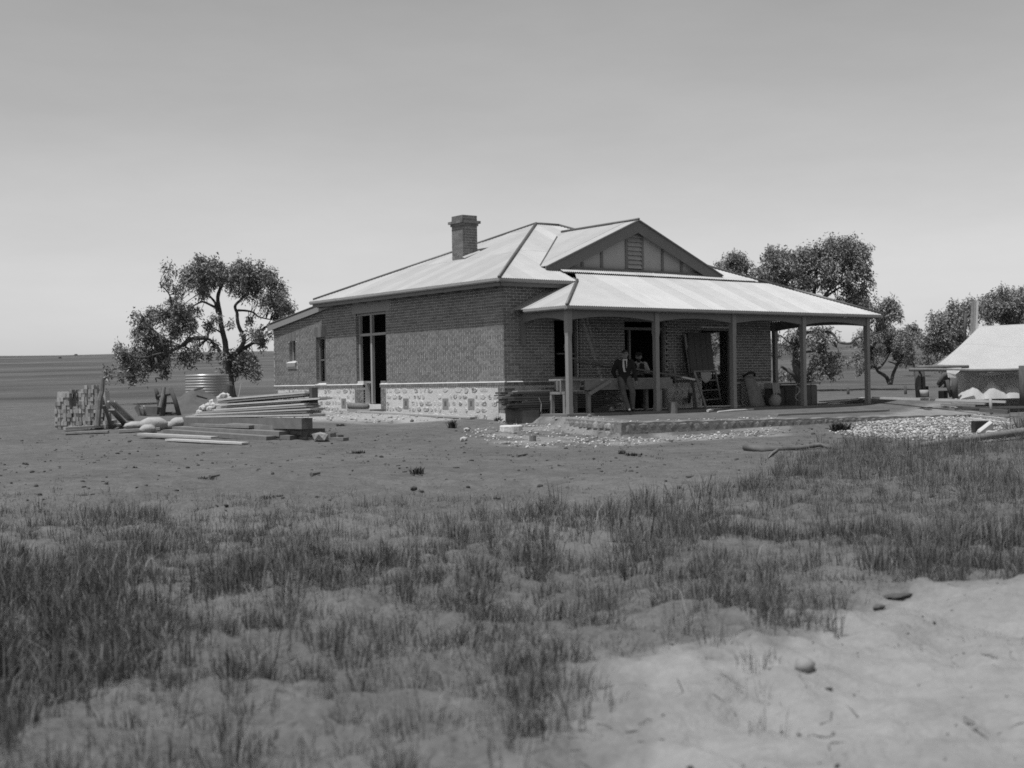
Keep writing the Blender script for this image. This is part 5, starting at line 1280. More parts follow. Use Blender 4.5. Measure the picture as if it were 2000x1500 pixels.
# ================================================================== the yard on the left
# big timber stack: every plank lies in a leaning pile whose long axis runs with the side wall
SB = G(560, 858); AX = Vector((-.07, 1, 0)).normalized(); NX = Vector((-1, -.07, 0)).normalized()     # NX faces the camera side
big = thing('timber_stack', SB, 'tall leaning stack of sawn planks and heavy beams lying out in the yard', 'timber stack')
def spl(x0, y0, x1, y1, t, w, mtl, back=0.0, par=big, name='plank'):
    """plank whose top front edge runs between two sight lines on the stack's face, w deep behind it"""
    o = SB - NX * back
    a = onplane(x0, y0, o, NX); b = onplane(x1, y1, o, NX); d = (b - a).normalized(); u = NX.cross(d); u = u if u.z > 0 else -u
    m = MB(); m.prism([a, b, b - u * t, a - u * t], -NX * w); return m.build(name, mtl, par)
for (q, w, mt_, bk) in (((424, 779.5, 595, 765), .30, 'lumber', .42), ((426, 784.5, 592, 770), .32, 'lumber_old', .38), ((428, 789.5, 624, 776.5), .36, 'lumber', .32),
                  ((430, 794, 587, 782.5), .36, 'lumber_old', .30), ((418, 799, 594, 787.5), .4, 'lumber', .25), ((390, 804, 598, 792), .4, 'lumber_old', .2),
                  ((380, 808.5, 606, 797.5), .42, 'lumber', .18), ((370, 811.5, 598, 803), .42, 'lumber_old', .15), ((362, 813, 604, 809), .45, 'lumber_bright', .10)):
    spl(*q, .040, w, 'lumber_bright' if mt_ != 'lumber_old' else 'lumber', bk + R.uniform(-.05, .05))
    # the planks lying behind the front one in the same layer
    for k in (1, 2):
        o = R.uniform(-10, 12); spl(q[0] + o, q[1] - .2, q[2] + R.uniform(-14, 8), q[3] - .4, .064, w * .9, 'lumber', bk + w * k * 1.02)
spl(356, 815, 589, 817, .26, .30, 'beam_wood', .02, name='beam')
SB, NX_ = G(520, 861) + Vector((0, 0, .05)), NX
AX = (G(322, 850) - SB); AX.z = 0; AX.normalize(); NX = Vector((-AX.y, AX.x, 0)); NX = NX if NX.dot(TC) > 0 else -NX
spl(318, 839, 520, 852.5, .11, .32, 'beam_wood', .0, name='beam'); spl(336, 833, 545, 843, .12, .34, 'beam_wood', .34, name='beam'); spl(440, 846, 566, 851, .10, .26, 'beam_wood', .36, name='beam')
spl(372, 827.5, 486, 831, .07, .2, 'beam_wood', .55); spl(440, 827, 545, 832, .13, .3, 'beam_wood', .72, name='beam'); spl(545, 838.5, 645, 846, .10, .2, 'beam_wood', .7, name='beam')
spl(560, 853, 670, 855, .07, .2, 'beam_wood', .65); spl(520, 848, 660, 850, .08, .2, 'beam_wood', 1.0)
SB = G(560, 858); NX = NX_
for (x0, x1, y0) in ((548, 600, 838), (400, 440, 846)):
    a = onplane(x0, y0, SB - NX * .25, NX); b = onplane(x1, y0, SB - NX * .25, NX); m = MB(); m.prism([a, b, Vector((b.x, b.y, -.75)), Vector((a.x, a.y, -.75))], -NX * .5); m.build('bearer', 'lumber_dark', big)
a = onplane(612, 757, SB - NX * .6, NX); m = MB(); m.box(a.x - .08, a.x + .08, a.y - .08, a.y + .08, a.z - .45, a.z); m.build('upright', 'lumber_dark', big)
# loose boards on the ground in front
def gplank(x0, y0, x1, y1, w, t, mtl, label, group=None, lift=0.0, cat='plank'):
    return plank(G(x0, y0) + Vector((0, 0, t * .8 + lift)), G(x1, y1) + Vector((0, 0, t * .8 + lift)), w, t, mtl, label, cat, group)
gplank(276, 856, 420, 863, .26, .05, 'lumber_bright', 'pale board lying nearest the camera before the timber stack', lift=.06)
gplank(330, 862, 480, 869, .24, .045, 'lumber_bright', 'pale board half under another, its end reaching furthest right')
gplank(232, 846, 312, 842, .28, .07, 'lumber', 'short heavy board lying left of the timber stack by the sacks')
gplank(128, 849, 212, 846, .3, .05, 'lumber_old', 'nearest board of the low pile before the brick stack'); gplank(126, 843, 200, 838, .22, .07, 'lumber', 'middle board of the low pile before the brick stack', lift=.02)
gplank(134, 834, 182, 830, .2, .09, 'lumber', 'short timber lying at the left foot of the brick stack'); gplank(182, 833, 222, 828, .22, .09, 'lumber_bright', 'pale timber lying at the right foot of the brick stack')
gplank(222, 833, 244, 830, .12, .04, 'lumber_bright', 'small pale offcut beside the leaning prop of the brick stack')
pb = G(626, 862); m = MB(); lump(m, pb + Vector((0, 0, .10)), (.17, .3, .14)); simple('boulder', m, 'kerb_stone', 'pale boulder under the right end of the timber stack', 'boulder', pb)
# brick stack
BS = G(150, 838); BSd = (BS - EYE).dot(FW); bx = Vector((.80, -.60, 0)); by = Vector((.60, .80, 0))
bst = thing('brick_stack', BS, 'rough stack of loose bricks at the left edge of the yard', 'brick stack')
bme = []
for k in range(3):
    m = MB(); m.box(-.055, .055, -.115, .115, -.038, .038); me = bpy.data.meshes.new('brick'); me.from_pydata(m.v, [], m.f); me.materials.append(M_['brick_stacked']); bme.append(me)
prof = [(0, 8), (.12, 10), (.24, 11), (.36, 11), (.48, 12), (.60, 13), (.72, 12), (.84, 12), (.96, 13), (1.08, 10), (1.20, 7), (1.32, 3)]
x = -.52
while x < .95:
    hh = np.interp(x + .1, [-.75, -.4, -.1, .15, .35, .6, .75, .95], [6, 8.5, 9.5, 10, 11, 11.5, 7, 3]) + R.uniform(-.8, .8)
    for j in range(int(hh)):
        for dpt in (0, 1):
            if dpt == 1 and j < hh - 2: continue
            if -.18 < x < .08 and j in (5, 6, 7, 8) and dpt == 0: continue      # the hole in the face
            o = bpy.data.objects.new('brick', bme[R.randrange(3)]); COL.objects.link(o); o.parent = bst
            tall = (j // 2 + int(x * 8)) % 3 == 0
            pos = bx * (x + R.uniform(-.012, .012)) + by * (R.uniform(-.03, .03) + dpt * .25) + Vector((0, 0, .05 + j * .108))
            o.location = pos; o.rotation_euler = (R.uniform(-.05, .05), math.pi / 2 + R.uniform(-.06, .06), math.atan2(by.y, by.x) - math.pi / 2 + R.uniform(-.08, .08))
            W[o] = W[bst] + pos
    x += .082
m = MB(); c = BS + by * .42 + bx * .05; m.obox(c + Vector((0, 0, .5)), bx * .72, by * .2, Vector((0, 0, .52)), .9); m.build('rear_bricks', 'brick_stacked', bst)
p0 = G(196, 836); m = MB(); q = [P(193, 800, BSd - .35), P(194, 782, BSd - .35), P(199, 764, BSd - .3), P(201, 738, BSd - .3)]; m.tube([P(190, 832, BSd - .4)] + q, [.085, .08, .075, .065, .055], 8); simple('log_post', m, 'bark_pale', 'crooked bark log standing against the brick stack', 'log', p0)
m = MB(); m.bar(G(219, 838), P(203, 792, BSd - .45), .07, .05); simple('prop', m, 'lumber_dark', 'dark stick propped against the brick stack', 'stick', G(219, 838))
m = MB(); m.bar(G(256, 824) + Vector((0, 0, .05)), P(217, 784, BSd - .1), .2, .045); simple('leaning_plank', m, 'lumber_bright', 'pale plank leaning down from the right side of the brick stack', 'plank', G(256, 824))
m = MB(); m.bar(G(246, 832) + Vector((0, 0, .02)), P(218, 800, BSd - .3), .16, .04); simple('leaning_plank', m, 'lumber_old', 'grey plank leaning below the pale one at the brick stack', 'plank', G(246, 832))
sack(G(146, 836) - Vector((0, 0, .02)), (.33, .26, .42), 'rounded full sack sitting at the foot of the brick stack')
sack(G(266, 838), (.3, .2, .22), 'flat sack lying on its side left of the tied sacks', h=.9)
sack(G(302, 840), (.36, .24, .34), 'plump tied sack in the middle of the yard heap'); sack(G(290, 846), (.2, .16, .22), 'small pale sack in front of the tied sack')
sack(G(352, 832), (.26, .24, .24), 'pale sack squeezed against the left end of the timber stack'); sack(G(330, 838), (.18, .16, .2), 'small crumpled bag between two sacks by the timber stack')
# trestle
td = Gd(330, 812) ; tr0 = P(325, 810, td)
trs = thing('timber_trestle', G(325, 812), 'dark open timber trestle frame standing behind the sacks', 'trestle')
for (x0, y0, x1, y1, r, off) in ((350, 810, 333, 758, .08, 0), (316, 812, 322, 770, .09, 0), (316, 815, 318, 790, .10, -.1), (318, 772, 317, 757, .05, .1), (308, 776, 303, 758, .07, .8), (312, 800, 306, 772, .06, .8)):
    m = MB(); m.tube([P(x0, y0 + 2, td + off), P((x0 + x1) / 2 + 1, (y0 + y1) / 2, td + off), P(x1, y1, td + off)], [r, r * .95, r * .85], 8); m.build('leg', 'bark', trs, True)
for (x0, y0, x1, y1, r) in ((308, 774, 336, 769, .045), (316, 808, 350, 807, .05)):
    m = MB(); m.tube([P(x0, y0, td + .05), P(x1, y1, td + .05)], r, 7); m.build('rail', 'bark', trs, True)
m = MB(); m.tube([P(313, 796, td - .2), P(318, 775, td - .15), P(321, 756, td - .1)], [.075, .07, .05], 8); simple('crooked_log', m, 'bark_pale', 'crooked pale log leaning on the timber trestle', 'log', G(313, 814))
bd = td + .2; m = MB(); m.prism([P(284, 794, bd), P(308, 794, bd), P(306, 810, bd), P(282, 810, bd)], FW * .5); simple('feed_trough', m, 'lumber_dark', 'dark timber trough lying left of the trestle', 'trough', G(295, 812))
m = MB(); m.prism([P(262, 797, bd), P(268, 790, bd), P(280, 812, bd), P(272, 815, bd)], FW * .25); m.prism([P(270, 795, bd), P(281, 800, bd), P(280, 812, bd), P(274, 812, bd)], FW * .3); simple('broken_crate', m, 'lumber_dark', 'dark splayed broken crate at the left end of the trough', 'crate', G(272, 815))
m = MB(); m.bar(G(281, 812), P(281, 793, bd - .15), .04, .03); simple('stake', m, 'lumber_bright', 'short pale stake standing by the dark trough', 'stake', G(281, 812))
# corrugated tank, spoil heap, stump
tkd = 50.0; tc_ = P(405, 772, tkd) ; tkr = 41 / CF * tkd; zt = P(405, 731.5, tkd).z; zb_ = H(tc_.x, tc_.y) - .1
tank = thing('water_tank', (tc_.x, tc_.y, zb_), 'round corrugated iron water tank half hidden behind an earth heap', 'water tank')
m = MB(); rows = []; n = 48; k = 0; z = zb_
vs = []; fs = []; step = .0762 / 4 * 1.35; nr = int((zt - zb_) / step)
for j in range(nr + 1):
    z = zb_ + (zt - zb_) * j / nr; r = tkr + .016 * math.sin(2 * math.pi * j / 4)
    for i in range(n): a = 2 * math.pi * i / n; vs.append((tc_.x + r * math.cos(a), tc_.y + r * math.sin(a), z))
for j in range(nr):
    for i in range(n): fs.append((j * n + i, j * n + (i + 1) % n, (j + 1) * n + (i + 1) % n, (j + 1) * n + i))
m.add(vs, fs); m.build('corrugated_wall', 'tank_iron', tank, True)
m = MB(); m.add([(tc_.x + tkr * math.cos(2 * math.pi * i / n), tc_.y + tkr * math.sin(2 * math.pi * i / n), zt - .02) for i in range(n)] + [(tc_.x, tc_.y, zt + .02)], [(i, (i + 1) % n, n) for i in range(n)]); m.build('lid', 'tank_iron', tank)
def heap(name, pts, depth, halfd, mtl, label, cat, zb=None, seed=0, res=40):
    """earth heap: its skyline as seen (px, py), with a rounded depth of halfd metres both ways"""
    rs = np.random.RandomState(seed); xs = np.linspace(pts[0][0], pts[-1][0], res); ys = np.interp(xs, [p[0] for p in pts], [p[1] for p in pts])
    vs = []; fs = []; nd = 20
    for i in range(res):
        tp = P(xs[i], ys[i], depth)
        for j in range(nd + 1):
            t = j / nd * 2 - 1; x_, y_ = tp.x + FW.x * t * halfd, tp.y + FW.y * t * halfd; g = H(x_, y_)
            k = max(0.0, 1 - abs(t) ** 1.6); z = g - .06 + max(tp.z - g + .06, 0) * k + float(fbm(np.array([x_ * 3]), np.array([y_ * 3]), 5, 3)[0]) * .12 * k
            vs.append((x_, y_, z))
    for i in range(res - 1):
        for j in range(nd): fs.append((i * (nd + 1) + j, (i + 1) * (nd + 1) + j, (i + 1) * (nd + 1) + j + 1, i * (nd + 1) + j + 1))
    m = MB(); m.add(vs, fs); o = simple(name, m, mtl, label, cat, P((pts[0][0] + pts[-1][0]) / 2, pts[0][1], depth), smooth=True); return o
heap('earth_heap', [(335, 806), (350, 790), (366, 766), (380, 759), (388, 759), (400, 766), (425, 778), (450, 796), (470, 806)], 44.0, 2.2, 'soil', 'smooth heap of dug earth in front of the corrugated tank', 'earth heap', seed=2)
m = MB(); m.bar(P(380, 762, 43.2), P(397, 757.5, 43.2), .14, .05); simple('plank', m, 'lumber_dark', 'dark offcut lying on top of the earth heap', 'plank', P(388, 759, 43.2))
rub = thing('stone_heap', G(425, 806), 'heap of pale rough stones behind the left end of the timber stack', 'stone heap')
for k in range(46):
    x = R.uniform(388, 455); yt = np.interp(x, [388, 400, 420, 435, 445, 455], [800, 790, 781, 766, 772, 782]); y = R.uniform(yt + 2, 806); m = MB(); lump(m, P(x, y, 37.5 + R.uniform(-.5, .5)), (R.uniform(.07, .17), R.uniform(.07, .17), R.uniform(.06, .13))); m.build('stone', 'limestone', rub)
sd_ = 44.0; b = P(447, 778, sd_); m = MB(); m.tube([P(446, 790, sd_), P(446.5, 765, sd_), P(447.5, 752, sd_)], [.16, .155, .15], 12); simple('stump_post', m, 'bark', 'thick sawn round post standing right of the tank', 'post', (b.x, b.y, H(b.x, b.y)))
m = MB(); m.tube([P(466, 776, 42), P(471.5, 748, 42)], [.016, .012], 6); simple('rod', m, 'lumber_bright', 'thin pale rod sticking up beside the sawn round post', 'rod', P(466, 776, 42))
# boards along the side wall
gplank(702, 806, 925, 819, .24, .05, 'lumber', 'longest grey plank lying along the foot of the side wall'); gplank(752, 803.5, 862, 806.5, .22, .05, 'lumber_bright', 'pale short plank lying on the long one by the side wall', lift=.05)
gplank(872, 812, 956, 817, .24, .05, 'lumber', 'plank end lying nearest the house corner by the side wall', lift=.02)
m = MB(); a, b = ony(717, 795, 7.9), ony(742, 797, 7.2); a = Vector((-.35, 8.05, .18)); b = Vector((-.3, 7.0, .16)); m.tube([a, a.lerp(b, .5), b], [.10, .105, .09], 10); simple('log', m, 'bark_pale', 'short round log lying at the side door threshold', 'log', a, smooth=True)
m = MB(); m.box(-.5, .2, 6.5, 7.9, -.1, .08); simple('door_step', m, 'render_cement', 'low rough step below the side doorway', 'step', (-.2, 7.2, -.1))
# stones and weeds about the yard
fsn = G(1000, 841); m = MB(); vs = []; n = 9; m.prism([fsn + Vector((.34 * math.cos(a) * R.uniform(.8, 1.1) * 1.0, .3 * math.sin(a) * R.uniform(.8, 1.1), -.04)) for a in [2 * math.pi * k / n for k in range(n)]], (0, 0, .17)); simple('flat_stone', m, 'limestone', 'flat pale stone slab lying near the house corner', 'stone', fsn, bevel=.02)
st2 = G(1040, 862); m = MB(); m.tube([st2 + Vector((0, 0, -.05)), st2 + Vector((.01, 0, .13))], [.085, .08], 9); simple('stump', m, 'bark_pale', 'small sawn stump among the limestone chips', 'stump', st2)
lb_ = ['grey stone nearest the flat slab on the bare yard', 'pale stone at the left end of the limestone chips', 'pale stone below the plank ends by the house corner', 'lone grey stone in the trodden yard centre', 'dark half-buried stone in the yard right of centre']
for i, (x, y, r) in enumerate(((985, 836, .07), (906, 862, .10), (912, 842, .09), (808, 958, .06), (1215, 887, .10))):
    p = G(x, y); m = MB(); lump(m, p + Vector((0, 0, r * .4)), (r, r * .9, r * .65)); simple('stone', m, 'limestone' if i < 3 else 'clod', lb_[i], 'stone', p)
rk = G(1572, 1312); m = MB(); m.ell(rk + Vector((0, 0, .012)), (.052, .045, .038), 9, 7, noise=.12); simple('rock', m, 'lumber_old', 'rounded grey rock alone on the pale foreground sand', 'rock', rk, smooth=True)
for i, (x0, x1, y, o) in enumerate(((1720, 1790, 1166, 0), (1705, 1728, 1188, 1))):
    p = G((x0 + x1) / 2, y); m = MB(); m.ell(p + Vector((0, 0, .005)), (.14 if i == 0 else .05, .05 if i == 0 else .03, .013), 11, 5, noise=.25); simple('bark_slab', m, 'bark', ('long dark slab of bark on the upper edge of the sand', 'short dark chip of bark below the long slab')[i], 'bark slab', p, smooth=True)
def weed(x, y, w, h, n, label, seed):
    rs = np.random.RandomState(seed); p = G(x, y); k = CF / (p - EYE).dot(FW); cx = p.x + rs.normal(0, w / k / 2.2, n); cy = p.y + rs.normal(0, w / k / 2.2, n)
    V, F = blades(cx, cy, hfun(cx, cy), np.full(n, 9), np.full(n, h / k), np.full(n, .07), rs, lean=.6, wid=.012)
    root = thing('weed', p, label, 'weed'); o = np_mesh('foliage', V, F, 3, 'weed', root); o['kind'] = 'stuff'
wl_b = (((1640, 842, 20, 22, 26), 'dark bushy weed growing beside the limestone rubble'), ((883, 836, 9, 20, 8), 'dark leafy weed by the plank end at the house wall'), ((697, 886, 16, 9, 14), 'low dark weed tuft right of the timber stack'), ((815, 926, 10, 18, 7), 'forked dark weed sprig on the bare yard'), ((1235, 890, 16, 9, 14), 'low weed tuft on the yard below the kerb'), ((975, 822, 8, 12, 7), 'small weed at the foot of the corner board stack'), ((665, 832, 10, 7, 9), 'small weed right of the boulder by the side wall'), ((535, 972, 22, 8, 12), 'creeping weed patch at the edge of the grass'), ((405, 936, 12, 8, 8), 'low dark weed on the yard left of centre'))
for i, (a, l) in enumerate(wl_b): weed(*a, l, 40 + i)

# ================================================================== the tent camp on the right
TD = 41.5
tent = thing('tent', P(1920, 775, TD), 'big white canvas tent fly over a grey canvas wall at right', 'tent')
def surf(name, fn, nu, nv, mtl, parent, thick=.004):
    vs = [fn(i / nu, j / nv) for i in range(nu + 1) for j in range(nv + 1)]
    fs = [(i * (nv + 1) + j, (i + 1) * (nv + 1) + j, (i + 1) * (nv + 1) + j + 1, i * (nv + 1) + j + 1) for i in range(nu) for j in range(nv)]
    m = MB(); m.add(vs, fs); o = m.build(name, mtl, parent, True); sd = o.modifiers.new('solid', 'SOLIDIFY'); sd.thickness = thick; return o
RL, RR = P(1913, 637, TD + 2.4), P(2230, 622, TD + 1.6)
EL_, ER_ = P(1830, 712, TD - .2), P(2230, 728, TD - 1.6)
def fly(u, v):
    a = RL.lerp(RR, u); e = EL_.lerp(ER_, u)
    e = e + Vector((0, 0, -.16 * math.sin(min(u * 3.4, 1) * math.pi / 2) + .03 * math.sin(u * 21)))
    p = a.lerp(e, v); p.z += -.16 * math.sin(math.pi * v) + .10 * math.sin(math.pi * v) * (1 - u * 2 if u < .5 else 0) + .012 * math.sin(u * 40 + v * 6) * v
    return p
surf('fly_front', fly, 46, 22, 'canvas', tent)
BLp, BRp = RL + FW * 2.8 + Vector((0, 0, -1.35)) - RT * .9, RR + FW * 2.8 + Vector((0, 0, -1.35))
surf('fly_back', lambda u, v: RL.lerp(RR, u).lerp(BLp.lerp(BRp, u), v) + Vector((0, 0, -.14 * math.sin(math.pi * v))), 24, 12, 'canvas', tent)
o1 = Vector((-FW.x, -FW.y, 0)).normalized() * .03
surf('fly_overlay', lambda u, v: fly(.02 + u * .98, .42 + v * .585) + o1 + Vector((0, 0, .012 + .012 * math.sin(9 * u + 4 * v))), 40, 14, 'canvas', tent)
WA, WB = P(1862, 722, TD + .9), P(2230, 722, TD + .2); WZ = P(1900, 778, TD + .9).z
surf('wall_canvas', lambda u, v: Vector((WA.lerp(WB, u).x, WA.lerp(WB, u).y, WA.z + .1 + (WZ - WA.z - .15) * v)) + o1 * (1.6 * math.sin(u * 17 + 2 * v) + .8 * math.sin(u * 41)), 60, 8, 'canvas_grey', tent)
WC = P(1868, 722, TD + 3.4); surf('wall_end', lambda u, v: Vector((WA.lerp(WC, u).x, WA.lerp(WC, u).y, WA.z + .1 + (WZ - WA.z - .15) * v)), 16, 6, 'canvas_grey', tent)
surf('hanging_strip', lambda u, v: P(1912 + 180 * u, 726 + v * (5 + 3 * math.sin(u * 14) + 4 * u), TD - .15 - u * .6), 30, 3, 'canvas', tent)
# white bundles along the wall foot
bl_ = ('white canvas bundle at the left foot of the tent wall', 'largest white canvas bundle under the tent', 'peaked white canvas bundle at right under the tent')
for i, (c, y0, wd, hh) in enumerate(((1897, 779, 30, 24), (1938, 777, 26, 32), (1974, 776, 20, 30))):
    p = P(c, y0, TD - .15); k = CF / TD
    def bf(u, v, p=p, wd=wd, hh=hh, k=k, i=i):
        a = (u * 2 - 1); y = (v * 2 - 1); z = (1 - abs(a) ** 1.5) * (1 - abs(y) ** 1.8); z = max(z, 0) ** .8
        return p + RH * a * wd / k + TC * y * .5 + Vector((0, 0, hh / k * z * (1 + .10 * math.sin(5 * a + 2 * y + 2 * i) + .03 * math.sin(17 * a + 6 * y)) - .02))
    m = MB(); nu, nv = 28, 14; vs = [bf(a / nu, b / nv) for a in range(nu + 1) for b in range(nv + 1)]
    m.add(vs, [(a * (nv + 1) + b, (a + 1) * (nv + 1) + b, (a + 1) * (nv + 1) + b + 1, a * (nv + 1) + b + 1) for a in range(nu) for b in range(nv)])
    simple('canvas_bundle', m, 'canvas', bl_[i], 'bundle', p, 'white bundles under the tent', smooth=True)
def pole(pts, r, mtl, label, cat='pole', d=TD - .9, name='pole', base=None, r2=None):
    m = MB(); q = [P(x, y, d + (o[0] if o else 0)) for x, y, *o in pts]; m.tube(q, [r + ((r2 or r) - r) * i / max(len(q) - 1, 1) for i in range(len(q))], 8); return simple(name, m, mtl, label, cat, base or q[0], smooth=True)
pole([(1792, 717), (1840, 716), (1892, 716)], .05, 'bark_pale', 'upper of two horizontal bush poles at the tent front')
pole([(1776, 722), (1830, 722), (1900, 724), (1960, 723.5), (2060, 720)], .055, 'bark_pale', 'long lower bush pole running across the tent front', d=TD - 1.0)
pole([(1795, 776), (1793, 750), (1792, 720)], .10, 'bark', 'left thick bush post holding up the pole ends', 'post', d=TD - .8)
pole([(1804, 776), (1803, 745), (1801, 720)], .07, 'bark', 'thinner dark post right of the thick bush post', 'post', d=TD - .7)
pole([(2001, 800), (1999, 760), (1998, 714)], .13, 'bark', 'thick squared post at the right edge before the tent', 'post', d=TD - 2.2)
pole([(1866, 778), (1864, 756), (1866, 738)], .10, 'lumber_dark', 'charred thick stump post under the white cloth', 'stump', d=TD - .5)
pole([(1858, 775), (1853, 758), (1850, 742)], .06, 'bark', 'thin dark branch prop beside the charred stump', 'branch', d=TD - .4)
pole([(1833, 752), (1842, 735), (1850, 730)], .09, 'bark', 'leaning dark trunk just outside the left end of the tent', 'log', d=TD + 6)
m = MB(); v_ = [P(1848, 719, TD - 1.0), P(1878, 718, TD - 1.0), P(1873, 726, TD - 1.1), P(1866, 731, TD - 1.12), P(1868, 737, TD - 1.1), P(1852, 737.5, TD - 1.12), P(1850, 728, TD - 1.1)]; m.prism(v_, FW * .03); simple('towel', m, 'canvas', 'white cloth hung over the bush poles at the tent front', 'cloth', v_[4])
bk = P(1805, 774, TD - 1.1); m = MB(); m.tube([bk, bk + Vector((0, 0, .2))], [.11, .14], 14); simple('bucket', m, 'lumber', 'pale metal bucket at the foot of the bush posts', 'bucket', bk, smooth=True)
bk = P(1808, 763, TD - .6); m = MB(); m.tube([bk - Vector((0, 0, .2)), bk + Vector((0, 0, .14))], [.10, .09], 12); simple('billy_can', m, 'leather', 'small black can standing behind the metal bucket', 'can', bk, smooth=True)
hb2 = P(1842, 775, TD - .3); m = MB(); m.box(hb2.x - .13, hb2.x + .13, hb2.y - .1, hb2.y + .1, hb2.z - .05, hb2.z + .2); simple('camp_oven', m, 'leather', 'dark square camp oven left of the charred stump', 'camp oven', hb2, bevel=.02)
m = MB(); a, b = P(1897, 646, TD + 4), P(1904.5, 588, TD + 4)
for k in range(3):
    o = RT * (-.085 + .085 * k); m2 = MB(); m2.prism([a + o - RT * .041 - Vector((0, 0, 1.9)), a + o + RT * .041 - Vector((0, 0, 1.9)), b + o + RT * .038, b + o - RT * .038], FW * .04); 
    if k == 0: flue = thing('slab_chimney', a - Vector((0, 0, 1.9)), 'narrow slab chimney leaning up behind the tent ridge', 'chimney')
    m2.build('slab', ('lumber_old', 'lumber', 'lumber_bright')[k], flue)
pole([(1884, 690), (1885, 640), (1886, 612)], .055, 'bark', 'pale bare trunk standing behind the left slope of the tent', 'dead tree', d=TD + 7, name='bare_trunk')
# fence stakes on the plain
for i, (x, y0, y1, dd, lab) in enumerate(((1657, 773, 756, 52, 'short dark fence stake seen between the last two verandah posts'), (1769, 775, 753, 50, 'dark fence stake standing left of the bush posts'))):
    pole([(x, y0 + 3), (x - 1, y1)], .055, 'bark', lab, 'stake', d=dd, name='fence_stake')
# long rail on the ground between verandah and tent, boards, rubbish
plank(P(1704, 777, 42), P(1965, 785, 39.5), .12, .07, 'lumber_bright', 'long pale rail lying between the last verandah post and the tent', 'rail')
plank(P(1838, 790, 38.6), P(1905, 793, 38.2), .26, .05, 'lumber_old', 'dark board lying left in the low pile before the tent', 'board', 'boards before the tent'); plank(P(1862, 787, 39), P(1925, 789, 38.5), .24, .05, 'lumber', 'grey board lying on top of the low pile before the tent', 'board', 'boards before the tent')
plank(P(1880, 797, 38), P(2010, 795, 37.5), .22, .06, 'lumber_dark', 'long dark board running out of view before the tent', 'board', 'boards before the tent'); plank(P(1915, 801, 37.4), P(1970, 804, 37), .3, .1, 'lumber_dark', 'short thick dark sleeper nearest the kerb end', 'sleeper')
pole([(1937, 809), (1935, 793), (1934, 777)], .045, 'lumber', 'upright pale stake standing before the canvas bundles', 'stake', d=37.2, name='stake')
pg = G(1910, 858); m = MB(); a = pg + Vector((0, 0, .0)); u1 = RH * .27 + TC * -.10 + Vector((0, 0, .17)); u2 = TC * .16; u3 = Vector((-.06, 0, .17)); m.prism([a, a + u2 * 1.0, a + u2 * 1.1 + u3, a + u3 * 1.1], u1 * 1.25); simple('cement_bag', m, 'paper_white', 'bright white paper bag lying tipped in the rubble', 'bag', pg, bevel=.03)
pg = G(1932, 857); m = MB(); lump(m, pg + Vector((0, 0, .09)), (.22, .15, .13)); simple('crumpled_paper', m, 'paper_white', 'crumpled white paper right of the tipped bag', 'paper', pg)
pg = G(1918, 846); m = MB(); m.obox(pg + Vector((0, 0, .12)), RH * .2, TC * .15, Vector((0, 0, .16))); simple('tin_box', m, 'leather', 'dark box behind the tipped white bag', 'box', pg, bevel=.015)
for i, (x0, y0, x1, y1, lab) in enumerate(((1900, 820, 1962, 826, 'upper pale stick of the sheaf lying on the rubble'), (1890, 826, 1975, 836, 'middle pale stick of the sheaf lying on the rubble'), (1902, 831, 1960, 833, 'short pale stick under the sheaf on the rubble'))):
    p0, p1 = G(x0, y0) + Vector((0, 0, .12)), G(x1, y1) + Vector((0, 0, .10)); plank(p0, p1, .09, .05, 'lumber_bright', lab, 'stick', 'pale sticks on the rubble')
pr = G(1985, 842); V, F = blades(np.array([pr.x, pr.x + .3]), np.array([pr.y, pr.y - .2]), np.array([pr.z, pr.z]), np.array([60, 40]), np.array([.6, .5]), np.array([.25, .2]), np.random.RandomState(4), lean=1.6, wid=.005)
rt_ = thing('dry_frond', pr, 'dry straw-like frond splayed at the right edge by the rubble', 'frond'); o = np_mesh('fronds', V, F, 3, 'straw', rt_); o['kind'] = 'stuff'
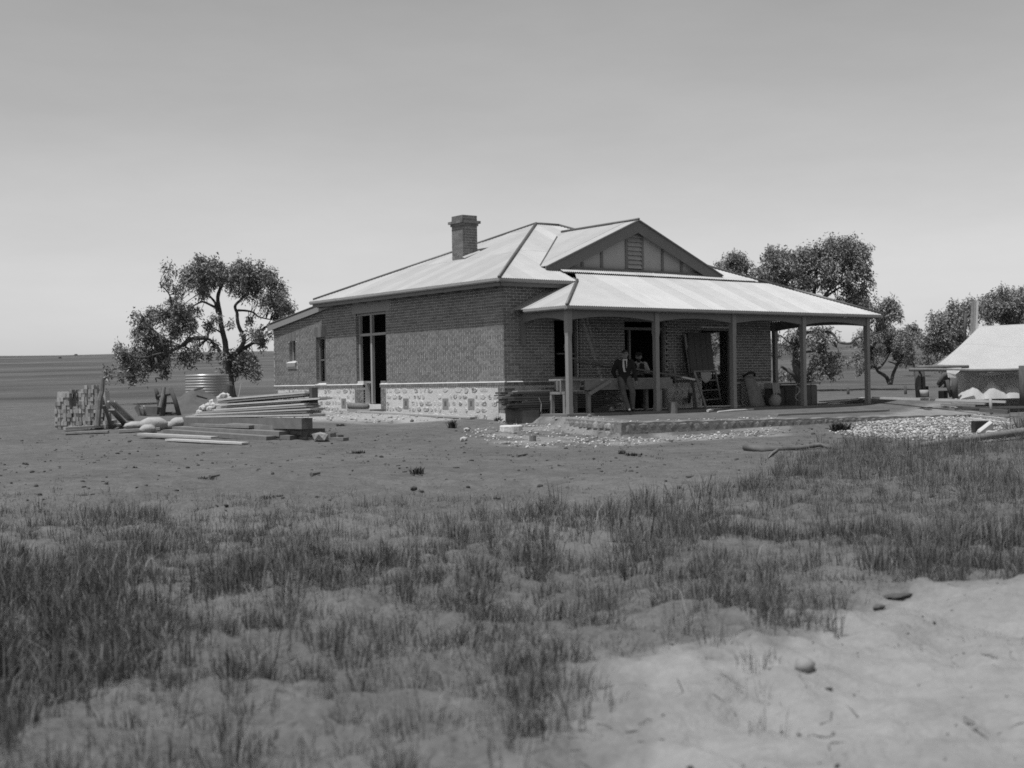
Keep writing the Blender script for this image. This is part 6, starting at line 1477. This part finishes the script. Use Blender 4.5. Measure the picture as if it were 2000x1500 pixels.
lg = thing('fallen_log', G(1455, 884), 'weathered fallen log lying at the edge of the grass', 'log')
m = MB(); q = [G(1456, 880) + Vector((0, 0, .06)), G(1490, 882) + Vector((0, 0, .03)), G(1520, 880) + Vector((0, 0, .025)), G(1560, 880) + Vector((0, 0, .05)), G(1600, 876) + Vector((0, 0, .07)), G(1622, 878) + Vector((0, 0, .03))]; m.tube(q, [.07, .085, .065, .045, .05, .03], 10); m.build('trunk', 'lumber_dark', lg, True)
m = MB(); m.tube([q[2], G(1508, 890) + Vector((0, 0, .04)), G(1500, 896) + Vector((0, 0, .02))], [.035, .022, .012], 7); m.build('branch', 'bark_pale', lg, True)
m = MB(); q = [G(1800, 872) + Vector((0, 0, .03)), G(1868, 869) + Vector((0, 0, .08)), G(1930, 864) + Vector((0, 0, .12)), G(1995, 858) + Vector((0, 0, .15)), G(2060, 852) + Vector((0, 0, .15))]; m.tube(q, [.05, .06, .075, .085, .09], 9); simple('long_pole', m, 'bark_pale', 'long pale pole lying along the edge of the limestone rubble', 'pole', q[0], smooth=True)
for i, (x0, y0, x1, y1) in enumerate(((1010, 893, 1030, 890), (410, 935, 428, 932), (608, 931, 624, 928))):
    m = MB(); m.tube([G(x0, y0) + Vector((0, 0, .03)), G(x1, y1) + Vector((0, 0, .035))], [.03, .02], 6); simple('stick', m, 'lumber_dark', ('short dark stick on the yard below the limestone chips', 'short dark stick on the yard far left', 'short dark stick on the yard above the grass edge')[i], 'stick', G(x0, y0))

# a few scrub bushes far out on the rise
rs = np.random.RandomState(21); V_, F_ = [], []; nv_ = 0
for k in range(26):
    d = rs.uniform(380, 600); lat = rs.uniform(-.5, .42) * d; x, y = lat_d(lat, d); z = H(x, y); r = rs.uniform(.25, .7)
    v = ico_v * (1 + rs.uniform(-.3, .3, (len(ico_v), 1))) * np.array([r * 1.6, r * 1.6, r * .8]) + np.array([x, y, z + r * .3]); V_.append(v); F_.append(ico_f + nv_); nv_ += len(v)
np_mesh('distant_scrub', np.concatenate(V_), np.concatenate(F_).reshape(-1), 3, 'weed', kind='stuff')
